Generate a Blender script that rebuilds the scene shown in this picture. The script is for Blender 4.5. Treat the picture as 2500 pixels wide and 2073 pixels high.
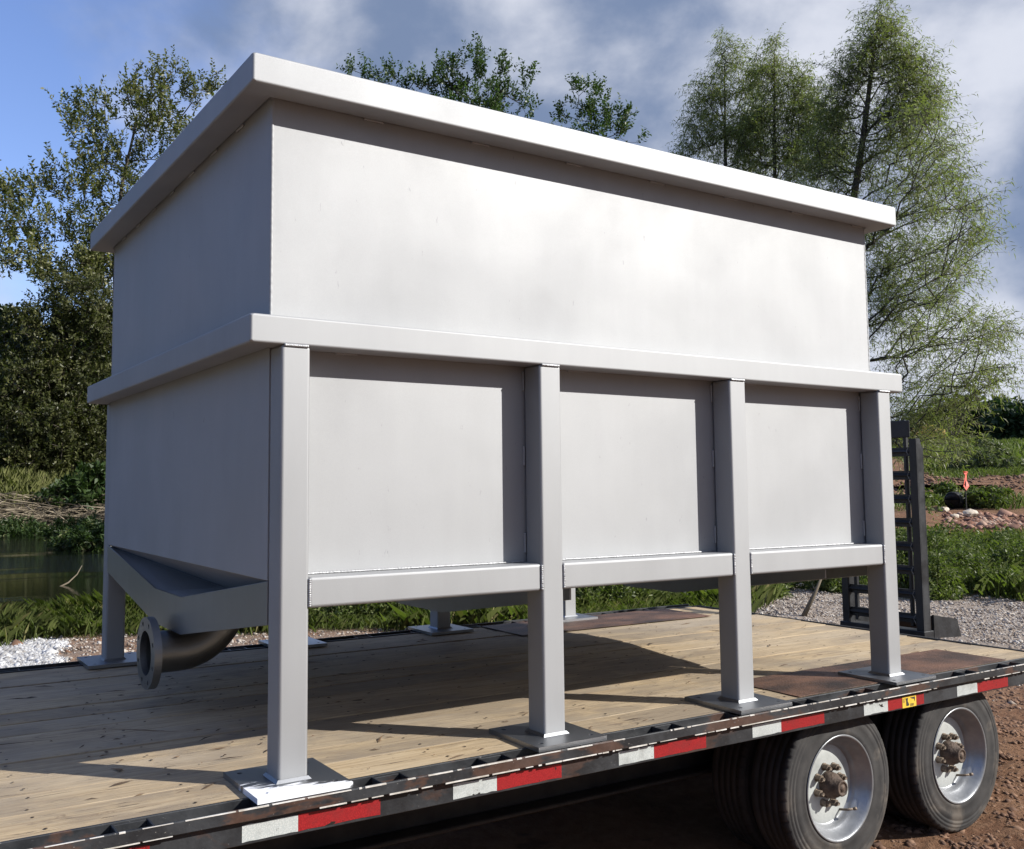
import bpy, bmesh, math, random
import numpy as np
from mathutils import Vector, Matrix

for o in list(bpy.data.objects):
    bpy.data.objects.remove(o)
S = bpy.context.scene
COL = S.collection
rng = np.random.default_rng(7)
random.seed(7)

# ------------------------------------------------------------------ camera
YAW, PITCH, ROLL = 0.54326, 0.080125, -0.004488
CAM = np.array([-0.96477, -2.66400, 0.85735])
F2100 = 2316.69 * 0.84                      # focal length in a 2100 px wide frame
CX, CY = 1066.75 * 0.84, 1001.51 * 0.84
_f0 = np.array([math.sin(YAW), math.cos(YAW), 0]); _r0 = np.array([math.cos(YAW), -math.sin(YAW), 0]); _u0 = np.array([0, 0, 1.0])
FWD = _f0 * math.cos(PITCH) + _u0 * math.sin(PITCH)
_up = _u0 * math.cos(PITCH) - _f0 * math.sin(PITCH)
RIGHT = _r0 * math.cos(ROLL) + _up * math.sin(ROLL)
UP = _up * math.cos(ROLL) - _r0 * math.sin(ROLL)
cd = bpy.data.cameras.new('camera')
cam = bpy.data.objects.new('camera', cd); COL.objects.link(cam)
cam.matrix_world = Matrix(((RIGHT[0], UP[0], -FWD[0], CAM[0]), (RIGHT[1], UP[1], -FWD[1], CAM[1]), (RIGHT[2], UP[2], -FWD[2], CAM[2]), (0, 0, 0, 1)))
cd.sensor_fit = 'HORIZONTAL'; cd.sensor_width = 36.0
cd.lens = 2316.69 / 2500 * 36
cd.shift_x = (1250 - 1066.75) / 2500
cd.shift_y = -(1036.5 - 1001.51) / 2500
cd.clip_start = 0.05; cd.clip_end = 3000
S.camera = cam

# ------------------------------------------------------------------ light, sky, exposure
SUN_EL = math.radians(31.0)
SUN_AZ = math.radians(134.2)                # clockwise from +Y
sd = Vector((math.sin(SUN_AZ) * math.cos(SUN_EL), math.cos(SUN_AZ) * math.cos(SUN_EL), math.sin(SUN_EL)))
sl = bpy.data.lights.new('sun', 'SUN'); sl.energy = 5.0; sl.angle = math.radians(0.53); sl.color = (1.0, 0.965, 0.905)
sun = bpy.data.objects.new('sun', sl); COL.objects.link(sun)
sun.rotation_euler = (-sd).to_track_quat('-Z', 'Y').to_euler(); sun.location = (6, -6, 9)
S.view_settings.view_transform = 'Standard'; S.view_settings.look = 'None'
S.view_settings.gamma = 1.0; S.view_settings.use_curve_mapping = False
S.view_settings.exposure = 0.45
S.render.engine = 'CYCLES'
S.cycles.max_bounces = 6; S.cycles.diffuse_bounces = 3; S.cycles.glossy_bounces = 3; S.cycles.transmission_bounces = 3; S.cycles.transparent_max_bounces = 4

W = bpy.data.worlds.new('World'); S.world = W; W.use_nodes = True
nt = W.node_tree; nt.nodes.clear()
def N(t, **k):
    n = nt.nodes.new(t)
    for a, b in k.items(): setattr(n, a, b)
    return n
def L(a, b): nt.links.new(a, b)
def mathn(op, a, b=None, clamp=False):
    n = N('ShaderNodeMath', operation=op, use_clamp=clamp)
    for i, v in enumerate((a, b)):
        if v is None: continue
        if isinstance(v, (int, float)): n.inputs[i].default_value = v
        else: L(v, n.inputs[i])
    return n.outputs[0]
def mixc(f, a, b):
    n = N('ShaderNodeMix', data_type='RGBA')
    if isinstance(f, (int, float)): n.inputs[0].default_value = f
    else: L(f, n.inputs[0])
    for i, v in ((6, a), (7, b)):
        if isinstance(v, tuple): n.inputs[i].default_value = v
        else: L(v, n.inputs[i])
    return n.outputs[2]
def ramp(v, stops, interp='EASE'):
    n = N('ShaderNodeMapRange', interpolation_type='SMOOTHSTEP'); L(v, n.inputs[0])
    n.inputs[1].default_value, n.inputs[2].default_value, n.inputs[3].default_value, n.inputs[4].default_value = stops
    return n.outputs[0]
CLOUD_OFF = (3.1, 1.7, 0.4)
tc = N('ShaderNodeTexCoord'); D = tc.outputs['Generated']
sky = N('ShaderNodeTexSky', sky_type='NISHITA'); sky.sun_disc = False
sky.sun_elevation = SUN_EL; sky.sun_rotation = SUN_AZ; sky.air_density = 1.0; sky.dust_density = 0.6; sky.ozone_density = 1.5
skyc = N('ShaderNodeVectorMath', operation='MULTIPLY'); L(sky.outputs[0], skyc.inputs[0]); skyc.inputs[1].default_value = (1.25, 1.28, 1.62)
sep = N('ShaderNodeSeparateXYZ'); L(D, sep.inputs[0])
mp = N('ShaderNodeMapping'); L(D, mp.inputs[0]); mp.inputs['Location'].default_value = CLOUD_OFF; mp.inputs['Scale'].default_value = (1.0, 1.0, 1.35)
def cnoise(scale, detail, rough, dist):
    n = N('ShaderNodeTexNoise'); L(mp.outputs[0], n.inputs[0]); n.inputs['Scale'].default_value = scale; n.inputs['Detail'].default_value = detail; n.inputs['Roughness'].default_value = rough; n.inputs['Distortion'].default_value = dist
    return n
n1 = cnoise(2.6, 9, .50, .1); n2 = cnoise(2.4, 3, .5, .0); n3 = cnoise(6.0, 8, .52, .1)
dotn = N('ShaderNodeVectorMath', operation='DOT_PRODUCT'); L(D, dotn.inputs[0]); dotn.inputs[1].default_value = tuple(RIGHT)
side = ramp(dotn.outputs['Value'], (-0.42, 0.16, 0.0, 1.0))
cover = mathn('ADD', n1.outputs[0], mathn('MULTIPLY', mathn('SUBTRACT', side, 0.5), 0.34))
mask = ramp(cover, (0.42, 0.60, 0.0, 1.0))
bright = ramp(mathn('ADD', mathn('MULTIPLY', n3.outputs[0], 0.65), mathn('MULTIPLY', n2.outputs[0], 0.50)), (0.47, 0.71, 0.0, 1.0))
ccol = mixc(bright, (0.205, 0.275, 0.43, 1), (0.76, 0.79, 0.88, 1))
CLOUD_GAIN = 7.2
cg = N('ShaderNodeVectorMath', operation='SCALE'); L(ccol, cg.inputs[0]); cg.inputs['Scale'].default_value = CLOUD_GAIN
fin = mixc(mathn('MULTIPLY', mask, 0.96), skyc.outputs[0], cg.outputs[0])
bg = N('ShaderNodeBackground'); L(fin, bg.inputs[0]); bg.inputs[1].default_value = 0.10
wo = N('ShaderNodeOutputWorld'); L(bg.outputs[0], wo.inputs[0])

# ------------------------------------------------------------------ helpers
def ray(u, v):
    return FWD + RIGHT * (u - CX) / F2100 - UP * (v - CY) / F2100
def at(u, v, d):
    """point seen at (u, v) of a 2100 px wide photograph, d metres away over the ground"""
    r = ray(u, v); return CAM + r * (d / math.hypot(r[0], r[1]))

def tagp(o, label=None, cat=None, group=None, kind=None):
    if label: o['label'] = label
    if cat: o['category'] = cat
    if group: o['group'] = group
    if kind: o['kind'] = kind
    return o
def link(o, parent=None):
    COL.objects.link(o)
    if parent is not None: o.parent = parent
    return o
def empty(name, label, cat, group=None, loc=(0, 0, 0)):
    o = bpy.data.objects.new(name, None); o.empty_display_size = .1; o.location = loc
    return tagp(link(o), label, cat, group)
def from_bm(name, bm, m, parent=None, smooth=False):
    bmesh.ops.recalc_face_normals(bm, faces=bm.faces[:])
    me = bpy.data.meshes.new(name); bm.to_mesh(me); bm.free()
    me.materials.append(m)
    if smooth: me.polygons.foreach_set('use_smooth', [True] * len(me.polygons))
    return link(bpy.data.objects.new(name, me), parent)
def from_np(name, V, F, m, parent=None, rnd=None, smooth=False, col=None):
    """V (n,3); F (m,k) all faces with k corners; rnd per-vertex float"""
    me = bpy.data.meshes.new(name)
    V = np.ascontiguousarray(V, np.float32); F = np.ascontiguousarray(F, np.int32)
    k = F.shape[1]
    me.vertices.add(len(V)); me.vertices.foreach_set('co', V.ravel())
    me.loops.add(F.size); me.loops.foreach_set('vertex_index', F.ravel())
    me.polygons.add(len(F)); me.polygons.foreach_set('loop_start', np.arange(0, F.size, k, dtype=np.int32))
    if rnd is not None:
        a = me.attributes.new('rnd', 'FLOAT', 'POINT'); a.data.foreach_set('value', np.ascontiguousarray(rnd, np.float32))
    if col is not None:
        for nm, c in col.items():
            a = me.attributes.new(nm, 'FLOAT', 'POINT'); a.data.foreach_set('value', np.ascontiguousarray(c, np.float32))
    me.materials.append(m)
    me.update(calc_edges=True); me.validate()
    if smooth: me.polygons.foreach_set('use_smooth', np.ones(len(me.polygons), bool))
    return link(bpy.data.objects.new(name, me), parent)
def copy_tree(o, parent=None):
    c = o.copy(); COL.objects.link(c); c.parent = parent
    for ch in list(o.children): copy_tree(ch, c)
    return c
def box(bm, x0, x1, y0, y1, z0, z1, bev=0.0, seg=2):
    r = bmesh.ops.create_cube(bm, size=1.0)
    vs = r['verts']
    for v in vs:
        v.co = Vector((x0 + (v.co.x + .5) * (x1 - x0), y0 + (v.co.y + .5) * (y1 - y0), z0 + (v.co.z + .5) * (z1 - z0)))
    if bev:
        es = list({e for v in vs for e in v.link_edges})
        bmesh.ops.bevel(bm, geom=es, offset=bev, segments=seg, affect='EDGES', profile=0.5)
def tube(bm, pts, rad, seg=8, caps=True):
    pts = [Vector(p) for p in pts]
    if not isinstance(rad, (list, tuple, np.ndarray)): rad = [rad] * len(pts)
    rings = []; ref = None
    for i, p in enumerate(pts):
        t = (pts[min(i + 1, len(pts) - 1)] - pts[max(i - 1, 0)])
        t = t.normalized() if t.length > 1e-9 else Vector((0, 0, 1))
        if ref is None:
            ref = t.orthogonal().normalized()
        a = (ref - t * ref.dot(t)); a = a.normalized() if a.length > 1e-6 else t.orthogonal().normalized()
        ref = a; b = t.cross(a)
        rings.append([bm.verts.new(p + (a * math.cos(2 * math.pi * k / seg) + b * math.sin(2 * math.pi * k / seg)) * rad[i]) for k in range(seg)])
    for r0, r1 in zip(rings, rings[1:]):
        for k in range(seg): bm.faces.new((r0[k], r0[(k + 1) % seg], r1[(k + 1) % seg], r1[k]))
    if caps:
        bm.faces.new(rings[0][::-1]); bm.faces.new(rings[-1])
def lathe_y(bm, prof, cx, cz, seg=48, notch=None, closed=False):
    """prof: (r, y) list turned about an axis parallel to y through (cx, cz)"""
    rings = []
    for i, (r, y) in enumerate(prof):
        ring = []
        for k in range(seg):
            a = 2 * math.pi * k / seg; rr = r - (notch(i, k) if notch else 0)
            ring.append(bm.verts.new((cx + rr * math.cos(a), y, cz + rr * math.sin(a))))
        rings.append(ring)
    pairs = list(zip(rings, rings[1:])) + ([(rings[-1], rings[0])] if closed else [])
    for r0, r1 in pairs:
        for k in range(seg): bm.faces.new((r0[k], r0[(k + 1) % seg], r1[(k + 1) % seg], r1[k]))
    return rings
def prism(bm, poly, axis, a, b):
    """poly of 2-D points extruded along axis ('x','y','z') from a to b"""
    def P(p, t):
        return {'x': (t, p[0], p[1]), 'y': (p[0], t, p[1]), 'z': (p[0], p[1], t)}[axis]
    A = [bm.verts.new(P(p, a)) for p in poly]; B = [bm.verts.new(P(p, b)) for p in poly]
    bm.faces.new(A); bm.faces.new(B[::-1])
    n = len(poly)
    for i in range(n): bm.faces.new((A[i], B[i], B[(i + 1) % n], A[(i + 1) % n]))
def holed(bm, outline, holes, axis, a, b):
    """flat plate with real holes: outline and holes are 2-D loops"""
    def P(p, t):
        return {'x': (t, p[0], p[1]), 'y': (p[0], t, p[1]), 'z': (p[0], p[1], t)}[axis]
    loops = [outline] + holes; fa = []; tops = []
    for t in (a, b):
        edges = []; lv = []
        for lp in loops:
            vs = [bm.verts.new(P(p, t)) for p in lp]; lv.append(vs)
            for i in range(len(vs)): edges.append(bm.edges.new((vs[i], vs[(i + 1) % len(vs)])))
        bmesh.ops.triangle_fill(bm, use_beauty=True, use_dissolve=False, edges=edges)
        tops.append(lv)
    for la, lb in zip(*tops):
        n = len(la)
        for i in range(n): bm.faces.new((la[i], lb[i], lb[(i + 1) % n], la[(i + 1) % n]))
def circ(cx, cy, r, n=16, ph=0):
    return [(cx + r * math.cos(ph + 2 * math.pi * k / n), cy + r * math.sin(ph + 2 * math.pi * k / n)) for k in range(n)]

# ------------------------------------------------------------------ materials
class MT:
    def __init__(s, name):
        s.m = bpy.data.materials.new(name); s.m.use_nodes = True; s.t = s.m.node_tree
        s.b = s.t.nodes['Principled BSDF']; s.o = s.t.nodes['Material Output']; s._c = None
    def n(s, t, **k):
        n = s.t.nodes.new(t)
        for a, b in k.items(): setattr(n, a, b)
        return n
    def l(s, a, b): s.t.links.new(a, b)
    def coords(s, scale=(1, 1, 1), rand=False):
        tc = s.n('ShaderNodeTexCoord'); mp = s.n('ShaderNodeMapping'); mp.inputs['Scale'].default_value = scale
        src = tc.outputs['Object']
        if rand:
            oi = s.n('ShaderNodeObjectInfo'); vm = s.n('ShaderNodeVectorMath', operation='SCALE')
            cb = s.n('ShaderNodeCombineXYZ'); [s.l(oi.outputs['Random'], cb.inputs[i]) for i in range(3)]
            s.l(cb.outputs[0], vm.inputs[0]); vm.inputs['Scale'].default_value = 37.0
            ad = s.n('ShaderNodeVectorMath', operation='ADD'); s.l(src, ad.inputs[0]); s.l(vm.outputs[0], ad.inputs[1]); src = ad.outputs[0]
        s.l(src, mp.inputs[0]); return mp.outputs[0]
    def noise(s, co, scale, detail=5, rough=.55, dist=0.0):
        n = s.n('ShaderNodeTexNoise'); s.l(co, n.inputs[0])
        n.inputs['Scale'].default_value = scale; n.inputs['Detail'].default_value = detail; n.inputs['Roughness'].default_value = rough; n.inputs['Distortion'].default_value = dist
        return n.outputs[0]
    def rng(s, v, a, b, c=0., d=1., smooth=True):
        n = s.n('ShaderNodeMapRange', interpolation_type='SMOOTHSTEP' if smooth else 'LINEAR'); s.l(v, n.inputs[0])
        for i, q in enumerate((a, b, c, d)): n.inputs[i + 1].default_value = q
        return n.outputs[0]
    def mix(s, f, a, b, blend='MIX'):
        n = s.n('ShaderNodeMix', data_type='RGBA', blend_type=blend)
        for i, v in ((0, f), (6, a), (7, b)):
            if isinstance(v, (int, float)): n.inputs[i].default_value = v
            elif isinstance(v, tuple): n.inputs[i].default_value = tuple(v[:3]) + (1,)
            else: s.l(v, n.inputs[i])
        return n.outputs[2]
    def math(s, op, a, b=0.):
        n = s.n('ShaderNodeMath', operation=op)
        for i, v in ((0, a), (1, b)):
            if isinstance(v, (int, float)): n.inputs[i].default_value = v
            else: s.l(v, n.inputs[i])
        return n.outputs[0]
    def attr(s, name):
        n = s.n('ShaderNodeAttribute', attribute_name=name); return n.outputs['Fac']
    def base(s, c):
        if isinstance(c, tuple): s.b.inputs['Base Color'].default_value = tuple(c[:3]) + (1,)
        else: s.l(c, s.b.inputs['Base Color'])
    def rough(s, r):
        if isinstance(r, (int, float)): s.b.inputs['Roughness'].default_value = r
        else: s.l(r, s.b.inputs['Roughness'])
    def metal(s, v):
        if isinstance(v, (int, float)): s.b.inputs['Metallic'].default_value = v
        else: s.l(v, s.b.inputs['Metallic'])
    def bump(s, h, strength=.3, dist=.01):
        n = s.n('ShaderNodeBump'); s.l(h, n.inputs['Height']); n.inputs['Strength'].default_value = strength; n.inputs['Distance'].default_value = dist
        s.l(n.outputs[0], s.b.inputs['Normal'])

def m_steel(name, rough=.45, tint=(.437, .444, .455), paint=False, var=.05, sheet=False):
    t = MT(name); co = t.coords()
    big = t.noise(co, 1.7, 4, .5, .2); mid = t.noise(t.coords((5, 5, .9)), 2.2, 4, .55); fine = t.noise(co, 420, 2, .6)
    streak = t.rng(mid, .3, .7)
    f = t.math('ADD', t.math('MULTIPLY', t.rng(big, .3, .7), .82), t.math('MULTIPLY', streak, .18))
    dk = tuple(c * (1 - var * 2.6) for c in tint)
    c = t.mix(f, dk, tint)
    c = t.mix(t.rng(t.noise(co, 26, 3), .62, .78, 0, .10), c, (.44, .44, .45))
    if sheet: c = t.mix(t.rng(t.noise(t.coords(), 1.9, 5, .55, .3), .42, .70, 0, .26), c, tuple(x * .76 for x in tint))
    if sheet: c = t.mix(t.rng(t.noise(t.coords((1, 1, .35)), 38, 3, .7), .69, .74, 0, .35), c, (.22, .22, .23))
    if not sheet:   # light scratches along the tubes
        sc = t.noise(t.coords((2.2, 55, 55)), 2.0, 4, .6, .3); c = t.mix(t.rng(sc, .70, .73, 0, .55), c, (.62, .62, .64))
    if paint:   # white overspray rubbed over this one base plate
        pc = t.coords((7, 30, 9)); pn = t.noise(pc, 1.1, 7, .66, .7)
        tcn = t.n('ShaderNodeTexCoord'); sp = t.n('ShaderNodeSeparateXYZ'); t.l(tcn.outputs['Object'], sp.inputs[0])
        near = t.rng(t.math('ADD', sp.outputs[1], t.math('MULTIPLY', sp.outputs[0], .45)), -.17, .03, 1, 0)
        pm = t.rng(t.math('ADD', t.math('MULTIPLY', near, .42), t.math('MULTIPLY', pn, .95)), .68, .76)
        c = t.mix(pm, c, (.86, .87, .90)); t.metal(t.math('MULTIPLY', t.math('SUBTRACT', 1.0, pm), 1.0))
    else: t.metal(1.0)
    t.base(c)
    t.rough(t.rng(t.math('ADD', t.math('MULTIPLY', big, .7), t.math('MULTIPLY', fine, .3)), .3, .7, rough - .05, rough + .06))
    h = t.math('ADD', t.math('MULTIPLY', fine, .12), t.math('MULTIPLY', t.noise(co, 2.3 if sheet else 4, 2, .4), 6.0 if sheet else .5))
    t.bump(h, .22, .004)
    return t.m
def m_black(name='black_paint', c=(.014, .015, .017), wear=.5, rust=True, edge=None):
    t = MT(name); co = t.coords(rand=True)
    f = t.noise(co, 6, 6, .65); col = t.mix(t.rng(f, .3, .75), c, tuple(x * 2.3 for x in c))
    if rust:
        r = t.noise(t.coords((2.2, 5, 5), rand=True), 1.3, 5, .6, .4)
        col = t.mix(t.rng(r, .545, .60, 0, min(1, 1.1 * wear)), col, t.mix(t.noise(co, 40, 4), (.035, .017, .011), (.10, .055, .04)))
    sc = t.noise(t.coords((9, 60, 30), rand=True), 3, 5, .7)
    col = t.mix(t.rng(sc, .66, .74, 0, .8 * wear), col, (.17, .17, .18))
    d = t.noise(co, 90, 3, .7); col = t.mix(t.rng(d, .68, .76, 0, wear), col, (.30, .28, .25))
    t.base(col); t.rough(t.rng(f, .3, .7, .38, .62)); t.bump(t.noise(co, 60, 4), .25, .004)
    return t.m
def m_simple(name, c1, c2, scale=8, rough=.6, metal=0., bump=.2, bs=40, rand=False, stretch=(1, 1, 1), bd=.01):
    t = MT(name); co = t.coords(stretch, rand)
    t.base(t.mix(t.rng(t.noise(co, scale, 6, .6), .3, .7), c1, c2)); t.rough(rough); t.metal(metal)
    if bump: t.bump(t.noise(co, bs, 5, .6), bump, bd)
    return t.m
def m_wood():
    t = MT('weathered_plank_wood')
    g = t.noise(t.coords((1.2, 28, 28), True), 3.2, 7, .62, .25)
    g2 = t.noise(t.coords((.5, 90, 90), True), 3, 3, .5)
    st = t.noise(t.coords((1.0, 2.2, 1), True), 2.1, 6, .62, .4)
    tone = t.n('ShaderNodeObjectInfo').outputs['Random']
    c = t.mix(t.rng(g, .28, .72), (.29, .198, .105), (.53, .41, .25))
    c = t.mix(t.rng(g2, .35, .75, 0, .35), c, (.62, .50, .34))
    c = t.mix(t.rng(st, .50, .68, 0, .60), c, (.20, .155, .11))
    kn = t.noise(t.coords((3.2, 9, 9), True), 2.6, 4, .6, .9); c = t.mix(t.rng(kn, .62, .72, 0, .75), c, (.13, .082, .048))
    wf = t.noise(t.coords((.35, .6, 1), True), 2.0, 7, .68, .6); c = t.mix(t.rng(wf, .44, .62, 0, .68), c, (.205, .168, .128))
    c = t.mix(t.rng(t.noise(t.coords((.8, 1.5, 1), True), 1.2, 3), .5, .7, 0, .4), c, (.46, .385, .285))
    ck = t.noise(t.coords((3.0, 55, 55), True), 2.4, 5, .6, .5)
    c = t.mix(t.rng(ck, .635, .685, 0, .85), c, (.05, .033, .02))
    sp = t.noise(t.coords((14, 38, 30), True), 2.0, 4, .6, .8)
    c = t.mix(t.rng(sp, .70, .74, 0, .9), c, (.06, .036, .02))
    c = t.mix(t.math('MULTIPLY', t.rng(tone, 0., 1.), .22), c, (.30, .26, .215))
    t.base(c); t.rough(.8)
    t.bump(t.math('ADD', t.math('MULTIPLY', g, .6), t.math('MULTIPLY', t.rng(ck, .6, .7), -1.0)), .5, .006)
    return t.m
def m_leaf(name, ca, cb, trans=.35, rough=.5, yellow=None):
    t = MT(name); r = t.attr('rnd')
    c = t.mix(r, ca, cb)
    if yellow: c = t.mix(t.rng(r, .86, .98), c, yellow)
    t.base(c); t.rough(rough); t.b.inputs['Specular IOR Level'].default_value = .35
    tr = t.n('ShaderNodeBsdfTranslucent'); sc = t.mix(1.0, c, (1.0, 1.25, .45), 'MULTIPLY'); t.l(sc, tr.inputs[0])
    mx = t.n('ShaderNodeMixShader'); mx.inputs[0].default_value = trans
    t.l(t.b.outputs[0], mx.inputs[1]); t.l(tr.outputs[0], mx.inputs[2]); t.l(mx.outputs[0], t.o.inputs[0])
    return t.m
def m_rnd(name, cols, rough=.85, bump=0., scale=60):
    """colour by a per-piece random number"""
    t = MT(name); r = t.attr('rnd'); cr = t.n('ShaderNodeValToRGB'); t.l(r, cr.inputs[0])
    e = cr.color_ramp.elements
    while len(e) < len(cols): e.new(.5)
    for i, c in enumerate(cols): e[i].position = i / (len(cols) - 1); e[i].color = tuple(c) + (1,)
    c = t.mix(t.rng(t.noise(t.coords(), scale, 4), .3, .7, 0, .35), cr.outputs[0], (.12, .09, .07)); t.base(c); t.rough(rough)
    if bump: t.bump(t.noise(t.coords(), scale * 3, 3), bump, .01)
    return t.m

STEEL = m_steel('blasted_steel_sheet', .755, (.482, .488, .498), sheet=True)
STEELT = m_steel('blasted_steel_tube', .715, (.437, .443, .453), var=.06)
STEELP = m_steel('blasted_steel_plate', .42, (.34, .35, .37), var=.08)
STEELW = m_steel('blasted_steel_plate_with_white_paint', .42, (.34, .35, .37), paint=True)
PIPE = m_steel('cast_pipe_steel', .42, (.28, .275, .265), var=.10)
WELD = m_simple('weld_metal', (.34, .345, .355), (.46, .465, .48), 90, .55, 1.0, .4, 160)
BLACK = m_black('black_paint_worn', wear=.55)
BLACKR = m_black('black_paint_rusty', wear=.9)
RAMPM = m_black('black_ramp_paint', (.010, .011, .013), wear=.16, rust=False)
UNDER = m_simple('dark_chassis_paint', (.010, .010, .011), (.03, .028, .026), 7, .7)
WORN = m_simple('bare_worn_steel', (.50, .46, .40), (.88, .86, .82), 34, .5, .25, .2, 90, stretch=(.5, 1, 1))
RUST = m_simple('rusty_tread_plate', (.030, .022, .018), (.20, .105, .065), 2.4, .58, .25, .5, 70, stretch=(1, 1.6, 1))
WOOD = m_wood()
BARK = m_simple('tree_bark', (.035, .028, .022), (.10, .085, .065), 14, .9, 0, .5, 30)
STICK = m_rnd('dead_sticks', [(.07, .055, .04), (.20, .165, .11), (.34, .29, .21)], .9)
TYRE = None

# ------------------------------------------------------------------ terrain
GZ = -0.755
def vnoise(x, y, s, seed):
    x = np.asarray(x, float) * s; y = np.asarray(y, float) * s
    xi = np.floor(x).astype(np.int64); yi = np.floor(y).astype(np.int64); fx = x - xi; fy = y - yi
    fx = fx * fx * (3 - 2 * fx); fy = fy * fy * (3 - 2 * fy)
    def h(a, b):
        n = (a * 374761393 + b * 668265263 + seed * 974711) & 0x7fffffff
        n = ((n ^ (n >> 13)) * 1274126177) & 0x7fffffff
        return ((n ^ (n >> 16)) & 0xffff) / 65535.0
    return (h(xi, yi) * (1 - fx) + h(xi + 1, yi) * fx) * (1 - fy) + (h(xi, yi + 1) * (1 - fx) + h(xi + 1, yi + 1) * fx) * fy
def fbm(x, y, s, seed, o=4):
    a = 0; amp = .5
    for i in range(o): a = a + amp * vnoise(x, y, s * 2 ** i, seed + i); amp *= .5
    return a / (1 - .5 ** o)
def sstep(a, b, x): t = np.clip((np.asarray(x, float) - a) / (b - a), 0, 1); return t * t * (3 - 2 * t)
HL = ([0, 10.6, 12.2, 13.6, 15.0, 20, 43, 46, 48, 51, 56, 70, 120, 700], [-.755, -.755, -.78, -.86, -1.15, -1.6, -1.5, -.98, -.3, .8, 1.7, 2.4, 3, 6])
HR = ([0, 16, 25, 35, 50, 80, 100, 150, 700], [-.755, -.74, -.38, .12, 1.15, 3.1, 4.5, 6, 9])
def polar(x, y):
    dx = np.asarray(x, float) - CAM[0]; dy = np.asarray(y, float) - CAM[1]
    d = np.hypot(dx, dy); ph = np.degrees(np.arctan2(dx, dy)) - math.degrees(YAW)
    return d, (ph + 180) % 360 - 180
def ground(x, y):
    d, ph = polar(x, y)
    wr = sstep(16.0, 20.0, ph + (fbm(x, y, .12, 3) - .5) * 3) * (1 - sstep(110, 150, ph))
    wl = (1 - sstep(-75, -45, -ph)) if False else sstep(-90, -60, ph) * (1 - wr) * (1 - sstep(60, 90, ph))
    h = wl * np.interp(d, *HL) + wr * np.interp(d, *HR) + (1 - wl - wr) * (GZ + np.clip(d - 60, 0, None) * .01)
    rough = (fbm(x, y, .9, 11) - .5) * np.interp(d, [0, 4, 9, 20, 60, 200], [.0, .03, .07, .12, .6, 1.5]) + (fbm(x, y, 5.0, 21, 3) - .5) * .045
    return h + rough
# zones
def zones(x, y):
    d, ph = polar(x, y); n = fbm(x, y, .55, 31) - .5; n2 = fbm(x, y, 2.2, 41) - .5
    right = sstep(14, 19, ph + n * 4)
    edgeL = 10.9 + n * 1.2
    grassL = sstep(edgeL - .3, edgeL + .5, d) * (1 - right)
    gR = sstep(15.2, 16.6, d + n * 3) * (1 - sstep(21, 25, d + n * 8)) * (.45 + .55 * sstep(.42, .55, fbm(x, y, .3, 47))) + .40 * sstep(33, 34.5, d + n * 3) * (1 - sstep(37, 39, d + n * 5)) + sstep(48, 55, d + n * 10 - 24 * (1 - sstep(25.5, 28.0, ph + n2 * 3)))
    grass = np.clip(grassL + gR * right, 0, 1)
    gravL = sstep(6.2, 7.2, d + n) * (1 - grassL) * (1 - right) * (.40 + n2 * .9)
    gravR = sstep(8.6, 11.0, d + n * 3) * (1 - sstep(15.4, 16.8, d + n * 3)) * right
    grav = np.clip(gravL + gravR, 0, 1) * (1 - grass)
    white = sstep(9.2, 9.7, d + n * .5) * (1 - sstep(10.9, 11.3, d + n * .5)) * (1 - sstep(-22.2, -20.8, ph + n2 * 2)) * sstep(-80, -50, ph)
    return grass, grav, np.clip(white, 0, 1)
NA = 900; rr = np.concatenate([[0.02], np.geomspace(.5, 700, 230)])
aa = np.linspace(0, 2 * np.pi, NA, endpoint=False)
RR, AA = np.meshgrid(rr, aa, indexing='ij')
GX = CAM[0] + RR * np.sin(AA); GY = CAM[1] + RR * np.cos(AA); GH = ground(GX, GY)
gi = np.arange(len(rr) * NA).reshape(len(rr), NA); gj = np.roll(gi, -1, 1)
Fq = np.stack([gi[:-1], gi[1:], gj[1:], gj[:-1]], -1).reshape(-1, 4)
zg, zv, zw = zones(GX, GY)
t = MT('ground_soil'); co = t.coords()
dn = t.noise(co, 1.1, 8, .65); df = t.noise(co, 14, 7, .7)
dirt = t.mix(t.rng(dn, .3, .7), (.130, .062, .034), (.235, .128, .074))
dirt = t.mix(t.rng(df, .35, .72, 0, .6), dirt, (.27, .165, .10))
dirt = t.mix(t.rng(t.noise(co, 5, 5), .60, .72, 0, .7), dirt, (.085, .048, .03))
grav = t.mix(t.rng(t.noise(co, 40, 4, .7), .3, .7), (.19, .145, .11), (.42, .36, .305))
whit = t.mix(t.rng(t.noise(co, 30, 4, .7), .3, .7), (.35, .34, .33), (.72, .72, .72))
soil = t.mix(t.rng(t.noise(co, .5, 7, .65), .3, .7), (.035, .045, .015), (.085, .10, .03))
soil = t.mix(t.rng(t.noise(co, 3, 6, .7), .5, .8, 0, .6), soil, (.11, .085, .05))
c = t.mix(t.attr('gravel'), dirt, grav); c = t.mix(t.attr('white'), c, whit); c = t.mix(t.attr('grass'), c, soil)
t.base(c); t.rough(.95); t.b.inputs['Specular IOR Level'].default_value = .15
t.bump(t.math('ADD', df, t.math('MULTIPLY', dn, 2.0)), .8, .05)
go = from_np('ground', np.stack([GX, GY, GH], -1).reshape(-1, 3), Fq, t.m, smooth=True, col={'grass': zg.ravel(), 'gravel': zv.ravel(), 'white': zw.ravel()})
go['kind'] = 'structure'

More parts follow.
